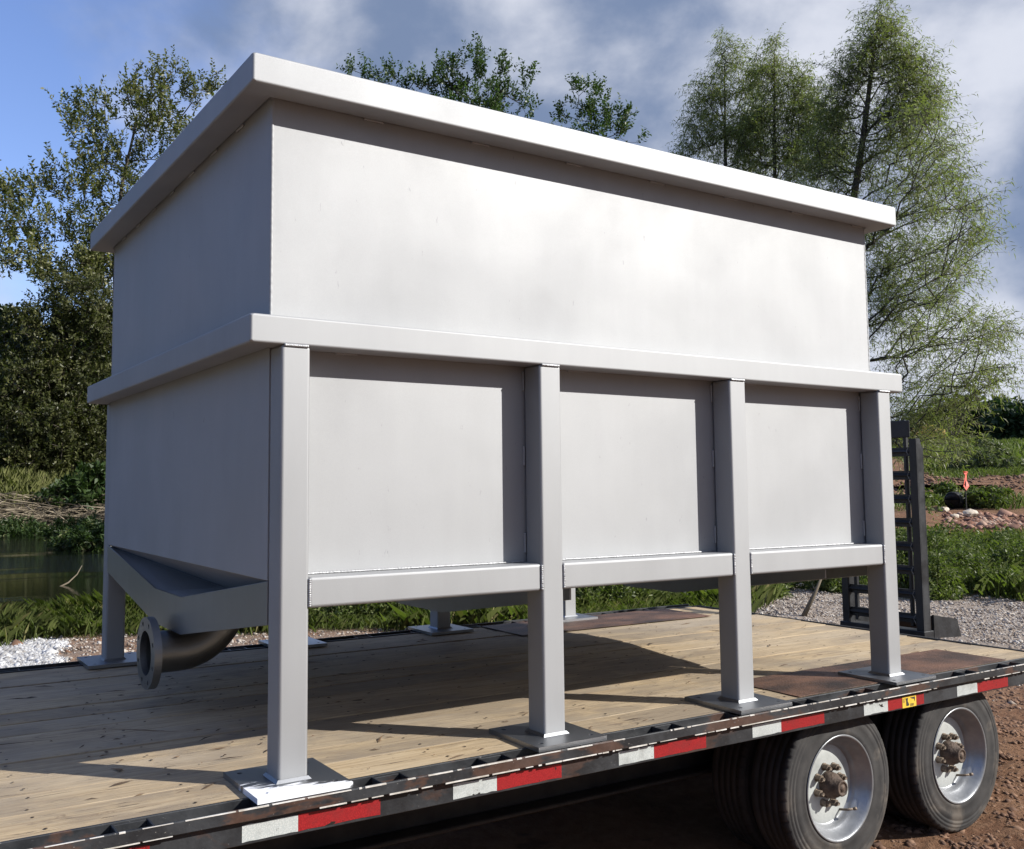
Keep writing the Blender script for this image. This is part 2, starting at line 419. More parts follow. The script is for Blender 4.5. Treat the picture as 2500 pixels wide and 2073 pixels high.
# pond
WZ = -0.95
t = MT('pond_water'); co = t.coords()
t.base((.005, .007, .005)); t.rough(.03); t.b.inputs['IOR'].default_value = 1.333
patch = t.rng(t.noise(t.coords((.10, .35, 1)), .9, 4, .6), .44, .54)
rip = t.noise(t.coords((3, 9, 1)), 2.6, 3, .5)
t.bump(t.math('MULTIPLY', rip, t.math('ADD', t.math('MULTIPLY', patch, 1.0), .05)), .55, .04)
pa = np.radians(np.linspace(-75, 26, 60)) + YAW
pr = np.linspace(12, 52, 20)
PR, PA = np.meshgrid(pr, pa, indexing='ij'); pi_ = np.arange(PR.size).reshape(PR.shape)
po = from_np('pond_water', np.stack([CAM[0] + PR * np.sin(PA), CAM[1] + PR * np.cos(PA), np.full(PR.shape, WZ)], -1).reshape(-1, 3),
             np.stack([pi_[:-1, :-1], pi_[1:, :-1], pi_[1:, 1:], pi_[:-1, 1:]], -1).reshape(-1, 4)[:, ::-1], t.m)
po['kind'] = 'structure'

# ------------------------------------------------------------------ trees
def unit(v): return v / np.maximum(np.linalg.norm(v, axis=-1, keepdims=True), 1e-9)
def grow(trunk, attractors, step=.5, upbias=.35, seed=0, outw=.5):
    """connect attractor points to a trunk polyline by nearest, upward-leaning links"""
    P = [np.array(p, float) for p in trunk]; par = [-1] + list(range(len(trunk) - 1))
    T = np.array(trunk)
    A = np.array(attractors)
    dist = np.min(np.linalg.norm(A[:, None] - T[None], axis=-1), 1)
    tips = []; arr = np.array(P); rg = np.random.default_rng(seed)
    for i in np.argsort(dist):
        p = A[i]; dv = p - arr; dl = np.linalg.norm(dv, axis=1)
        ax_ = T[np.argmin(np.abs(T[:, 2] - p[2]))]; rad_ = np.array([p[0] - ax_[0], p[1] - ax_[1], 0]); pref = unit(outw * unit(rad_) + np.array([0, 0, 1.]))
        cost = dl * (1 + upbias * 1.6 * (1 - (dv @ pref) / np.maximum(dl, 1e-6)))
        j = int(np.argmin(cost)); q = arr[j]; n = max(1, int(dl[j] / step)); last = j
        side = rg.normal(size=3) * dl[j] * .07
        new = []
        for k in range(1, n + 1):
            f = k / n; w = q + (p - q) * f + side * math.sin(math.pi * f) + np.array([0, 0, -dl[j] * .06 * math.sin(math.pi * f)])
            P.append(w); par.append(last); last = len(P) - 1; new.append(w)
        tips.append(last); arr = np.vstack([arr] + [np.array(new)])
    return np.array(P), np.array(par), np.array(tips)
def limb_mesh(P, par, r_tip, r_base, power=2.2):
    n = len(P); acc = np.zeros(n); kids = np.zeros(n, int)
    for i in range(1, n):
        if par[i] >= 0: kids[par[i]] += 1
    a = np.where(kids == 0, r_tip ** power, 0.)
    for i in range(n - 1, 0, -1): a[par[i]] += a[i]
    r = a ** (1 / power); r = np.minimum(r * 1.0, r_base) if r[0] < r_base else r * (r_base / r[0]) ** .6
    r = np.maximum(r, r_tip)
    i = np.arange(1, n); p0 = P[par[i]]; p1 = P[i]; d = unit(p1 - p0)
    ref = np.where(np.abs(d[:, 2:3]) < .9, np.array([[0, 0, 1.]]), np.array([[1., 0, 0]]))
    u = unit(np.cross(d, ref)); v = np.cross(d, u); K = 5
    an = 2 * np.pi * np.arange(K) / K
    ringdir = u[:, None] * np.cos(an)[None, :, None] + v[:, None] * np.sin(an)[None, :, None]
    r0 = np.minimum(r[par[i]], r[i] * 1.25); A = p0[:, None] + ringdir * r0[:, None, None]; B = p1[:, None] + ringdir * r[i][:, None, None]
    V = np.concatenate([A, B], 1).reshape(-1, 3)
    b = (np.arange(len(i)) * 2 * K)[:, None]; k = np.arange(K)[None]
    F = np.stack([b + k, b + (k + 1) % K, b + K + (k + 1) % K, b + K + k], -1).reshape(-1, 4)
    return V, F
def leaf_quads(C, Dv, length, width, rg, droop=0., curl=.25):
    """leaf blades: base C, direction Dv"""
    n = len(C); Dv = unit(Dv); nrm = unit(rg.normal(size=(n, 3)) + np.array([0, 0, .9]))
    s = unit(np.cross(Dv, nrm)); nn = np.cross(s, Dv)
    Ln = (length * rg.uniform(.6, 1.25, n))[:, None]; Wn = (width * rg.uniform(.7, 1.25, n))[:, None]
    mid = C + Dv * Ln * .45 + nn * Ln * curl * .3
    tip = C + Dv * Ln + np.array([0, 0, -1.]) * Ln * droop
    V = np.stack([C, mid + s * Wn * .5, tip, mid - s * Wn * .5], 1).reshape(-1, 3)
    F = np.arange(4 * n).reshape(n, 4)
    return V, F
def sprays(tips, dirs, n_twig, tw_len, n_leaf, leaf_l, leaf_w, rg, up=.25, droop=0., hang=0., spread=.9):
    """around each tip n_twig twigs, each with n_leaf leaves on alternating sides; returns leaves and twig segments"""
    n = len(tips); base = np.repeat(tips, n_twig, 0); dd = np.repeat(dirs, n_twig, 0)
    td = unit(dd + rg.normal(size=dd.shape) * spread + np.array([0, 0, up])); tl = tw_len * rg.uniform(.5, 1.2, len(td))
    base = base + rg.normal(size=base.shape) * tw_len * .25
    f = np.linspace(.12, 1., n_leaf)[None, :, None]
    pos = base[:, None] + td[:, None] * tl[:, None, None] * f + np.array([0, 0, -1.]) * (f ** 2) * hang * tl[:, None, None]
    side = unit(np.cross(td, rg.normal(size=td.shape)))
    sg = np.where(np.arange(n_leaf) % 2 == 0, 1., -1.)[None, :, None]
    ld = td[:, None] * .55 + side[:, None] * sg * .8 + rg.normal(size=pos.shape) * .35 + np.array([0, 0, -1.]) * droop
    V, F = leaf_quads(pos.reshape(-1, 3), ld.reshape(-1, 3), leaf_l, leaf_w, rg, droop * .3)
    clump = np.repeat(rg.uniform(0, 1, n), n_twig * n_leaf); r = np.clip(clump * .5 + rg.uniform(0, 1, len(clump)) * .5, 0, 1)
    end = base + td * tl[:, None] + np.array([0, 0, -1.]) * hang * tl[:, None]
    return V, F, np.repeat(r, 4), base, end
def twig_tris(a, b, w, rg):
    d = unit(b - a); s = unit(np.cross(d, rg.normal(size=d.shape))) * w; n = len(a)
    s2 = np.cross(d, s)
    V = np.stack([a + s, a - s * .5 + s2, a - s * .5 - s2, b], 1).reshape(-1, 3)
    i = (np.arange(n) * 4)[:, None, None]
    F = (i + np.array([[0, 1, 3], [1, 2, 3], [2, 0, 3]])[None]).reshape(-1, 3)
    return V, F
def blob_pts(blobs, d, rg, depth=1.0, dens=None):
    """blobs (u, v, ru, rv, n): clusters spread through ellipsoids; depth scales the extent along the line of sight"""
    out = []
    for (u, v, ru, rv, n) in blobs:
        c = at(u, v, d); k = d / F2100
        q = unit(rg.normal(size=(n, 3))) * (rg.uniform(0, 1, (n, 1)) ** .42)
        rd = max(ru, min(rv, 2.2 * ru)) * depth
        out.append(c + _r0 * q[:, :1] * ru * k + _u0 * q[:, 1:2] * rv * k + _f0 * q[:, 2:] * rd * k)
    return np.concatenate(out)
def make_tree(name, label, trunk, pts, leafm, leaf, n_twig, tw_len, n_leaf, seed, r_base=.25, r_tip=.012, step=.6, up=.25, droop=0., hang=0., spread=.9, upbias=.35, twig_w=.006, group=None, cat='tree', outw=.5):
    rg = np.random.default_rng(seed)
    P, par, tips = grow(trunk, pts, step, upbias, seed, outw)
    root = np.array(trunk[0])
    e = empty(name, label, cat, group, tuple(root))
    V, F = limb_mesh(P - root, par, r_tip, r_base)
    dirs = unit(P[tips] - P[par[tips]])
    LV, LF, lr, ta, tb = sprays(P[tips] - root, dirs, n_twig, tw_len, n_leaf, leaf[0], leaf[1], rg, up, droop, hang, spread)
    tv, tf = twig_tris(ta, tb, twig_w, rg)
    tri = np.concatenate([F[:, [0, 1, 2]], F[:, [0, 2, 3]]]); 
    from_np('trunk', np.concatenate([V, tv]), np.concatenate([tri, tf + len(V)]), BARK, e)
    cr = from_np('crown', LV, LF, leafm, e, rnd=lr); cr['kind'] = 'stuff'
    return e
def gz(p): return float(ground(np.array([p[0]]), np.array([p[1]]))[0])
def stem(u, d, tops, extra=()):
    """trunk polyline from the ground under column u up through (u, v) points at distance d"""
    b = at(u, 1100, d); b[2] = gz(b) - .1
    return [b] + [at(a, c, d) for a, c in tops]
def densify(T, st=.7):
    out = [T[0]]
    for a, b in zip(T, T[1:]):
        n = max(1, int(np.linalg.norm(b - a) / st))
        out += [a + (b - a) * k / n for k in range(1, n + 1)]
    return out

LOCUST = m_leaf('locust_leaf', (.048, .062, .018), (.205, .205, .080), .34, .40, (.40, .37, .20))
DENSE = m_leaf('dense_leaf', (.018, .040, .010), (.060, .095, .026), .25, .5, (.15, .16, .06))
WILLOW = m_leaf('willow_leaf', (.13, .15, .055), (.31, .32, .14), .45, .5)
OAK = m_leaf('dark_oak_leaf', (.013, .030, .012), (.040, .068, .024), .2, .6)

TREES = []
rg = np.random.default_rng(101)
d1 = 57.
pts = blob_pts([(150, 225, 22, 45, 9), (205, 250, 28, 55, 14), (172, 290, 30, 50, 12), (285, 190, 30, 45, 13), (340, 175, 28, 40, 13), (400, 185, 38, 38, 16), (300, 235, 55, 45, 22),
                (235, 320, 55, 55, 24), (330, 280, 60, 60, 27), (270, 390, 70, 60, 31), (110, 375, 32, 40, 12), (60, 415, 38, 40, 12), (12, 430, 28, 45, 11), (175, 385, 45, 55, 21),
                (35, 500, 45, 40, 14), (105, 470, 55, 45, 18), (195, 470, 65, 55, 31), (90, 560, 50, 25, 9), (190, 545, 60, 35, 22), (300, 500, 80, 80, 37), (140, 575, 80, 36, 30), (205, 560, 50, 50, 30), (40, 545, 30, 20, 8), (-60, 470, 50, 60, 12)], d1, rg, 1.1)
TREES.append(make_tree('locust_tree', 'tall open locust-like tree with feathery upright sprays left of the grey tank', densify(stem(250, d1, [(250, 900), (240, 700), (235, 520), (250, 380), (280, 250)])), pts, LOCUST, (.27, .12), 4, 1.02, 12, 102, .34, .016, .7, 1.5, spread=.55))
pts = blob_pts([(160, 620, 80, 50, 60), (100, 700, 85, 70, 90), (205, 680, 60, 80, 70), (60, 780, 85, 60, 80), (180, 800, 90, 70, 110), (110, 870, 110, 55, 110), (220, 890, 60, 60, 60), (20, 860, 60, 60, 50), (60, 920, 100, 35, 60), (190, 930, 70, 30, 50), (60, 945, 90, 22, 50), (170, 950, 80, 20, 50)], 54., rg, 1.0)
TREES.append(make_tree('bushy_tree', 'wide dense olive green tree filling the bank below the tall open tree', densify(stem(130, 54., [(130, 930), (125, 820), (130, 700)])), pts, m_leaf('bushy_leaf', (.020, .030, .009), (.125, .130, .048), .3, .42, (.34, .31, .17)), (.20, .10), 9, .75, 11, 103, .3, .018, .7, .2, spread=1.1))
pts = blob_pts([(-30, 700, 60, 60, 60), (10, 720, 40, 55, 50), (-60, 800, 70, 80, 70), (5, 830, 50, 70, 60), (30, 900, 60, 50, 40)], 62., rg, 1.0)
TREES.append(make_tree('far_tree', 'dark tree at the left edge behind the olive trees', densify(stem(-10, 62., [(-10, 860), (-10, 740)])), pts, DENSE, (.4, .24), 9, 1.2, 6, 104, .3, .02, .9, .2, spread=1.2))
pts = blob_pts([(150, 760, 110, 110, 110), (60, 860, 110, 70, 90), (215, 860, 80, 90, 90), (290, 800, 80, 140, 60)], 64., rg, 1.0)
TREES.append(make_tree('shaded_tree', 'dark dense tree standing in shade behind the olive bush', densify(stem(170, 64., [(170, 900), (170, 780)])), pts, DENSE, (.40, .24), 9, 1.2, 6, 105, .3, .02, .9, .2, spread=1.2))
# wooded bank continued out of frame; unseen trees added to darken the end wall
for k, (src, ph, dd, sc, lb) in enumerate([(0, -33, 47, 1.1, 'tall open tree beyond the left edge'), (1, -38, 46, 1.2, 'bushy tree on the bank beyond the left edge'), (2, -45, 55, 1.25, 'dark tree on the bank beyond the left edge'), (0, -52, 48, 1.15, 'second tall open tree beyond the left edge'),
                                           (2, -59, 46, 1.3, 'second dark tree on the bank beyond the left edge'), (1, -66, 44, 1.35, 'second bushy tree on the bank beyond the left edge'), (3, -74, 46, 1.2, 'shaded tree far round the bank'), (0, -82, 42, 1.1, 'third tall open tree far round the bank'), (2, -91, 40, 1.1, 'third dark tree far round the bank'), (1, -100, 38, 1.1, 'third bushy tree far round the bank'), (2, -110, 36, 1.1, 'last dark tree far round the bank')]):
    o = [q for q in TREES][src]; c = copy_tree(o); a_ = math.radians(ph) + YAW
    p = np.array([CAM[0] + dd * math.sin(a_), CAM[1] + dd * math.cos(a_), 0]); p[2] = gz(p) - .1
    c.location = p; c.scale = (sc, sc, sc); c.rotation_euler.z = ph * .07; c['label'] = lb
for k in range(22):  # unseen ring of trees added to block the bright low sky
    ph = 62 + k * 8.6; o = TREES[(1, 2, 3, 0, 2)[k % 5]]; c = copy_tree(o); a_ = math.radians(ph) + YAW; dd = 58 + 5 * math.sin(k * 2.1)
    p = np.array([CAM[0] + dd * math.sin(a_), CAM[1] + dd * math.cos(a_), 0]); p[2] = gz(p) - .1
    sc = 1.15 + .2 * math.sin(k * 1.3); c.location = p; c.scale = (sc, sc, sc); c.rotation_euler.z = k * 1.7
    c['label'] = 'unseen tree added behind the camera to dim the low sky light'; c['group'] = 'unseen trees added behind the camera'
# crowns that show over the tank's rim
d2 = 58.
pts = blob_pts([(975, 112, 10, 16, 7), (976, 150, 18, 22, 12), (905, 145, 12, 20, 8), (935, 145, 14, 18, 9), (905, 185, 26, 25, 16), (940, 190, 25, 25, 16), (1032, 148, 14, 16, 9), (1020, 190, 25, 30, 16), (1060, 210, 14, 20, 8),
                (1080, 172, 8, 26, 6), (865, 172, 18, 16, 9), (800, 158, 14, 14, 8), (775, 165, 10, 8, 4), (718, 142, 8, 8, 4), (752, 155, 8, 8, 4), (835, 180, 15, 10, 5), (975, 225, 90, 26, 50), (1085, 228, 10, 8, 4), (950, 300, 200, 60, 60), (900, 380, 220, 60, 40), (940, 470, 190, 80, 60), (930, 590, 170, 90, 60), (930, 720, 140, 80, 40)], d2, rg, 1.0)
make_tree('locust_tree', 'leafy spires of a tree poking up behind the middle of the tank rim', densify(stem(930, d2, [(930, 800), (935, 500), (950, 330), (960, 220)])), pts, m_leaf('spire_leaf', (.030, .058, .014), (.09, .135, .04), .32, .42), (.25, .125), 3, .80, 10, 112, .3, .012, .6, 1.6, spread=.5)
pts = blob_pts([(1188, 190, 12, 20, 8), (1226, 188, 12, 22, 8), (1205, 235, 30, 22, 18), (1152, 238, 12, 14, 7), (1243, 240, 14, 14, 7), (1278, 240, 14, 16, 8), (1274, 268, 20, 18, 11), (1312, 292, 5, 5, 2), (1215, 275, 50, 25, 20), (1200, 350, 120, 60, 40), (1210, 450, 120, 80, 45), (1210, 570, 110, 90, 45), (1210, 700, 90, 80, 30)], d2 + 3, rg, 1.0)
make_tree('locust_tree', 'smaller leafy crown showing above the tank rim right of the taller spires', densify(stem(1215, d2 + 3, [(1215, 800), (1215, 500), (1215, 330), (1212, 250)])), pts, bpy.data.materials['spire_leaf'], (.25, .125), 3, .80, 10, 113, .26, .012, .6, 1.6, spread=.5)
# willows
d3 = 26.
pts = blob_pts([(1806, 22, 9, 18, 8), (1806, 62, 28, 26, 20), (1745, 165, 40, 36, 14), (1885, 165, 30, 34, 12), (1765, 112, 34, 28, 10), (1865, 130, 30, 28, 14), (1840, 85, 24, 22, 10), (1700, 250, 36, 40, 20), (1850, 250, 50, 40, 26), (1795, 110, 46, 30, 26), (1848, 120, 26, 28, 14), (1765, 165, 46, 36, 26), (1840, 180, 48, 36, 28), (1725, 220, 34, 40, 18), (1800, 245, 60, 40, 32), (1885, 200, 34, 34, 16), (1700, 310, 40, 50, 22), (1780, 330, 60, 46, 28),
                (1690, 390, 50, 46, 24), (1740, 450, 100, 70, 40), (1740, 620, 90, 100, 40), (1780, 480, 60, 50, 20), (1800, 570, 50, 40, 16), (1810, 650, 40, 40, 14), (1850, 880, 40, 40, 18)], d3, rg, .8)
segs = [(1800, 250, 1915, 215, 20, 22), (1790, 330, 1945, 275, 26, 34), (1780, 400, 1975, 345, 24, 34), (1775, 460, 2010, 405, 26, 40), (1770, 540, 2030, 468, 24, 42), (1775, 600, 1990, 535, 22, 32), (1800, 655, 1950, 590, 18, 24), (1790, 700, 2000, 640, 16, 22), (1790, 740, 2062, 682, 22, 40), (1790, 800, 2066, 752, 20, 36), (1800, 850, 2020, 808, 20, 26), (1820, 880, 1975, 868, 22, 22), (1840, 930, 1930, 905, 24, 18)]
sp_ = []
for (ua, va, ub_, vb, wd, n) in segs:
    for q in range(int(n * 1.25)):
        f = rg.uniform(.05, 1) ** .8; k_ = d3 + rg.normal(0, 1.3) * (.4 + f)
        sp_.append(at(ua + (ub_ - ua) * f + rg.normal(0, wd * .45), va + (vb - va) * f + rg.normal(0, wd * .65) + 10 * f, k_))
pts = np.concatenate([pts, np.array(sp_)])
make_tree('willow_tree', 'large pale green willow with a dark leaning trunk right of the tank', densify(stem(1720, d3, [(1722, 800), (1735, 600), (1748, 420), (1770, 280), (1785, 160), (1802, 40)]), .6), pts, WILLOW, (.15, .021), 7, .60, 9, 121, .17, .009, .45, .30, droop=.42, hang=.24, spread=.95, upbias=1.3, twig_w=.0055, outw=1.4)
d4 = 31.
pts = blob_pts([(1487, 100, 13, 18, 8), (1485, 140, 26, 30, 16), (1475, 200, 36, 45, 30), (1460, 270, 45, 50, 40), (1500, 300, 40, 50, 34), (1430, 290, 25, 35, 14), (1540, 250, 26, 60, 26), (1550, 330, 60, 40, 40), (1480, 380, 90, 60, 50), (1470, 500, 90, 90, 40), (1448, 190, 24, 40, 16), (1525, 175, 30, 50, 26), (1530, 250, 40, 50, 36), (1425, 240, 18, 30, 8), (1415, 310, 22, 24, 12), (1505, 120, 18, 22, 8)], d4, rg, .9)
make_tree('willow_tree', 'slim willow with a narrow top over the right half of the tank rim', densify(stem(1490, d4, [(1490, 800), (1490, 500), (1487, 300), (1486, 130)]), .6), pts, WILLOW, (.15, .023), 7, .50, 9, 122, .16, .007, .45, .1, droop=.5, hang=.35, spread=.85, upbias=.6, twig_w=.0045)
pts = blob_pts([(1590, 95, 9, 14, 7), (1587, 125, 22, 25, 13), (1585, 180, 32, 40, 24), (1580, 240, 38, 45, 30), (1600, 310, 50, 50, 36), (1645, 150, 10, 16, 6), (1640, 200, 20, 35, 14), (1650, 270, 30, 40, 22), (1640, 340, 50, 40, 30), (1600, 420, 80, 70, 40), (1600, 550, 80, 90, 40), (1560, 150, 26, 36, 16), (1615, 170, 30, 40, 20), (1650, 220, 36, 46, 26), (1680, 290, 36, 40, 22), (1625, 260, 44, 50, 34), (1545, 280, 40, 50, 30), (1695, 235, 26, 46, 20), (1705, 320, 36, 46, 24)], d4 - 1, rg, .9)
make_tree('willow_tree', 'slim willow between the narrow-topped willow and the large willow', densify(stem(1590, d4 - 1, [(1590, 800), (1590, 500), (1588, 300), (1588, 110)]), .6), pts, WILLOW, (.15, .023), 7, .50, 9, 123, .16, .007, .45, .1, droop=.5, hang=.35, spread=.85, upbias=.6, twig_w=.0045)
# far dark wood on the right
for k, (u, top, w, dd) in enumerate([(1905, 858, 45, 118), (1960, 822, 42, 112), (2035, 838, 48, 110), (2098, 838, 42, 106), (2170, 830, 50, 108)]):
    b = at(u, 900, dd); b[2] = gz(b); vb = 925
    hv = vb - top
    pts = blob_pts([(u, top + hv * .30, w * .72, hv * .30, 26), (u - w * .35, top + hv * .55, w * .62, hv * .34, 24), (u + w * .4, top + hv * .5, w * .6, hv * .34, 24), (u, top + hv * .8, w * .95, hv * .25, 26)], dd, rg, 1.0)
    make_tree('wood_tree', ['low dark far tree mostly hidden by the willow fringe', 'tallest dark tree of the far treeline beside the willow fringe', 'round dark tree in the middle of the far treeline', 'dark round tree at the right edge of the photo in the far treeline', 'dark tree continuing the far treeline past the right edge'][k], densify([b, at(u, top + hv * .6, dd), at(u, top + hv * .3, dd)], 1.5), pts, OAK, (.62, .42), 8, 1.3, 6, 140 + k, .3, .03, 1.5, .1, spread=1.4, group='dark far treeline on the right', twig_w=.01)

# ------------------------------------------------------------------ ground cover
GRASS = m_leaf('grass_blade', (.070, .100, .026), (.185, .215, .070), .35, .5, (.24, .22, .10))
WEED = m_leaf('weed_leaf', (.060, .088, .024), (.195, .225, .075), .35, .5)
REED = m_leaf('bank_reed', (.10, .12, .038), (.23, .235, .09), .35, .6, (.30, .27, .15))
def blades(P, h, w, rg, lean=.45):
    n = len(P); a = rg.uniform(0, 2 * np.pi, n); dirn = np.stack([np.cos(a), np.sin(a), np.zeros(n)], -1)
    s = np.stack([-np.sin(a), np.cos(a), np.zeros(n)], -1) * (w * rg.uniform(.6, 1.3, n))[:, None]
    hh = (h * rg.uniform(.45, 1.2, n))[:, None]; ln = dirn * hh * (lean * rg.uniform(.1, 1.4, n))[:, None]
    z = np.array([0, 0, 1.])
    V = np.stack([P - s, P + s, P + ln * .35 + z * hh * .6 + s * .7, P + ln + z * hh * .95, P + ln * .35 + z * hh * .6 - s * .7], 1).reshape(-1, 3)
    F = (np.arange(n) * 5)[:, None] + np.arange(5)[None]
    return V, F
def scatter(n, ph0, ph1, d0, d1, rg, keep=None):
    """random ground points in a sector around the camera foot"""
    ph = np.radians(rg.uniform(ph0, ph1, n)) + YAW; d = np.sqrt(rg.uniform(d0 ** 2, d1 ** 2, n))
    x = CAM[0] + d * np.sin(ph); y = CAM[1] + d * np.cos(ph)
    if keep is not None:
        k = keep(x, y) > rg.uniform(0, 1, n); x, y = x[k], y[k]
    return np.stack([x, y, ground(x, y)], -1)
def phu(u): return math.degrees(math.atan((u - CX) / F2100))
rg = np.random.default_rng(55)
zg_ = lambda x, y: zones(x, y)[0]
P = scatter(85000, phu(-60), phu(1740), 10.6, 14.6, rg, zg_)
tall = .36 * (.15 + 1.3 * fbm(P[:, 0], P[:, 1], 1.1, 61) ** 1.5)
V, F = blades(P - [0, 0, .02], tall, .0026, rg, .75)
g = from_np('grass', V, F, GRASS, rnd=np.repeat(np.clip(fbm(P[:, 0], P[:, 1], .7, 62) * .45 + rg.uniform(-.1, .75, len(P)), 0, 1), 5))
tagp(g, 'green grass verge between the gravel and the pond', 'grass', kind='stuff')
P = scatter(26000, phu(1500), phu(2200), 15, 28, rg, zg_)
V, F = blades(P, .34 * (.5 + fbm(P[:, 0], P[:, 1], .5, 63)), .007, rg, .7)
P2 = scatter(24000, phu(1790), phu(2200), 26, 60, rg, zg_)
V2, F2 = blades(P2, .28, .016, rg, .6)
P3 = scatter(22000, phu(1790), phu(2300), 55, 118, rg, zg_)
V3, F3 = blades(P3, .45, .05, rg, .6)
Pa = np.concatenate([P, P2, P3]); Va = np.concatenate([V, V2, V3]); Fa = np.concatenate([F, F2 + len(V), F3 + len(V) + len(V2)])
g = from_np('meadow_grass', Va, Fa, GRASS, rnd=np.repeat(np.clip(fbm(Pa[:, 0], Pa[:, 1], .2, 64) * .7 + rg.uniform(0, .4, len(Pa)), 0, 1), 5))
tagp(g, 'green meadow grass rising to the far wood on the right', 'grass', kind='stuff')
P = scatter(26000, phu(-80), phu(900), 47.4, 55, rg)
V, F = blades(P, 1.0 * (.5 + .8 * fbm(P[:, 0], P[:, 1], .25, 65)), .035, rg, .4)
g = from_np('bank_reeds', V, F, REED, rnd=np.repeat(np.clip(fbm(P[:, 0], P[:, 1], .3, 66) * .6 + rg.uniform(0, .5, len(P)), 0, 1), 5))
tagp(g, 'yellow green reeds on the far bank of the pond', 'reeds', kind='stuff')

def weed_bush(name, label, u, d, w, h, n, seed, leafm=WEED, leaf=(.075, .024), group=None, cat='weed'):
    rg = np.random.default_rng(seed); b = at(u, 1200, d); b[2] = gz(b) - .03
    e = empty(name, label, cat, group, tuple(b))
    q = unit(rg.normal(size=(n, 3))) * (rg.uniform(0, 1, (n, 1)) ** .5); q[:, 2] = np.abs(q[:, 2])
    tips = q * np.array([w, w * .8, h]) * (0.7 + .5 * rg.uniform(0, 1, (n, 1)))
    foot = np.stack([tips[:, 0] * .5, tips[:, 1] * .5, np.zeros(n)], -1)
    V, F = twig_tris(foot, tips, .006, rg); from_np('stem', V, F, STICK, e, rnd=np.full(len(V), .4))
    LV, LF, lr, a_, b_ = sprays(tips, unit(tips - foot + [0, 0, .1]), 5, .17 + .2 * leaf[0], 9, leaf[0], leaf[1], rg, .7, .1, .1, .7)
    # leaves down the stems as well
    f = rg.uniform(.25, 1, (n, 10, 1)); C = (foot[:, None] + (tips - foot)[:, None] * f).reshape(-1, 3)
    V2, F2 = leaf_quads(C, rg.normal(size=C.shape) + [0, 0, .2], leaf[0], leaf[1], rg, .2)
    from_np('foliage', np.concatenate([LV, V2]), np.concatenate([LF, F2 + len(LV)]), leafm, e, rnd=np.concatenate([lr, np.repeat(rg.uniform(0, 1, len(C)), 4)]))
    return e
wl = [(1848, 16.4, .55, .92, 'tall bushy weed just right of the ramp rail'), (1905, 16.6, .62, .98, 'broad green weed clump on the gravel edge right of the ramp'), (1952, 16.2, .50, .62, 'dense weed clump with slender leaves at the gravel edge'),
      (1925, 15.2, .26, .62, 'spiky tall weed standing at the front of the gravel edge'), (2010, 17.2, .55, .58, 'low weed clump on the gravel edge below the red rocks'), (2075, 17.6, .55, .78, 'leafy weed clump touching the right edge of the photo'),
      (1880, 18.6, .8, .80, 'big weed mass behind the clumps beside the ramp'), (1985, 19.5, .7, .45, 'weed mass just below the red rocks'), (1820, 17.0, .6, .75, 'weed clump seen between the ramp rungs'), (1720, 15.5, .45, .60, 'leafy weed seen below the tank beam left of the ramp foot'),
      (1600, 15.5, .38, .50, 'leafy weed under the beam beside the dark timber posts'), (1575, 14.6, .30, .38, 'small weed at the trailer corner under the beam'), (2050, 16.0, .30, .35, 'small weed tuft alone on the gravel edge near the right side'), (2060, 21.0, .9, .45, 'spreading weeds right of the red rocks')]
for i, (u, d, w, h, lb) in enumerate(wl):
    weed_bush('weed_clump', lb, u, d, w, h, int(170 * w * max(h, .5)) + 30, 300 + i, group='weed clumps along the gravel')
for i, (u, d, w, h, lb) in enumerate([(700, 11.9, .5, .42, 'leafy weeds seen under the first beam near the first post'), (860, 12.2, .7, .46, 'leafy weeds under the tank left of the hopper point'), (1010, 12.4, .6, .55, 'leafy weeds right of the hopper point under the tank'), (1080, 12.6, .5, .6, 'dark leafy weeds beside the second post under the tank'),
                                      (1220, 13.2, .6, .75, 'tall dark weeds behind the far white leg'), (1290, 13.6, .6, .62, 'tall dark weeds beside the pond glint under the beam'), (1360, 14.2, .4, .3, 'thin weeds in front of the pond glint'), (1450, 14.4, .4, .3, 'thin weeds at the pond edge left of the third post')]):
    weed_bush('pond_weed', lb, u, d, w, h, int(150 * w) + 20, 330 + i, group='weeds at the pond edge behind the trailer')
weed_bush('flood_bush', 'grey green leaning bush beside the far puddle on the right', 2025, 56, 1.9, 1.7, 130, 360, m_leaf('bush_leaf', (.09, .11, .06), (.22, .23, .13), .3), (.26, .07), cat='bush')
weed_bush('culvert_weed', 'low green weeds right of the black culvert pipe', 2032, 34.5, .85, .55, 90, 361, leaf=(.16, .06))
weed_bush('culvert_weed', 'small green weed tuft directly behind the black culvert pipe', 1952, 37.5, .6, .5, 50, 362, leaf=(.16, .06))
weed_bush('culvert_weed', 'green weed tuft left of the black culvert pipe', 1900, 36.0, .6, .4, 50, 363, leaf=(.16, .06))
weed_bush('bank_bush', 'dark shaded bush leaning over the brush heap by the pond', 190, 48.2, 2.6, 2.0, 130, 364, DENSE, (.34, .14), cat='bush')

for i, (u, d, w, h, lb) in enumerate([(205, 30, 1.3, .9, 'dark water plants beside the tank edge in the pond'), (165, 36, 1.4, .8, 'dark water plants in the middle of the pond near the tank'), (20, 41, 1.6, .5, 'low dark water plants at the left edge of the pond')]):
    b = at(u, 1100, d); e_ = weed_bush('water_plant', lb, u, d, w, h, 80, 370 + i, DENSE, (.20, .05), group='dark plants standing in the pond'); e_.location.z = WZ - .05
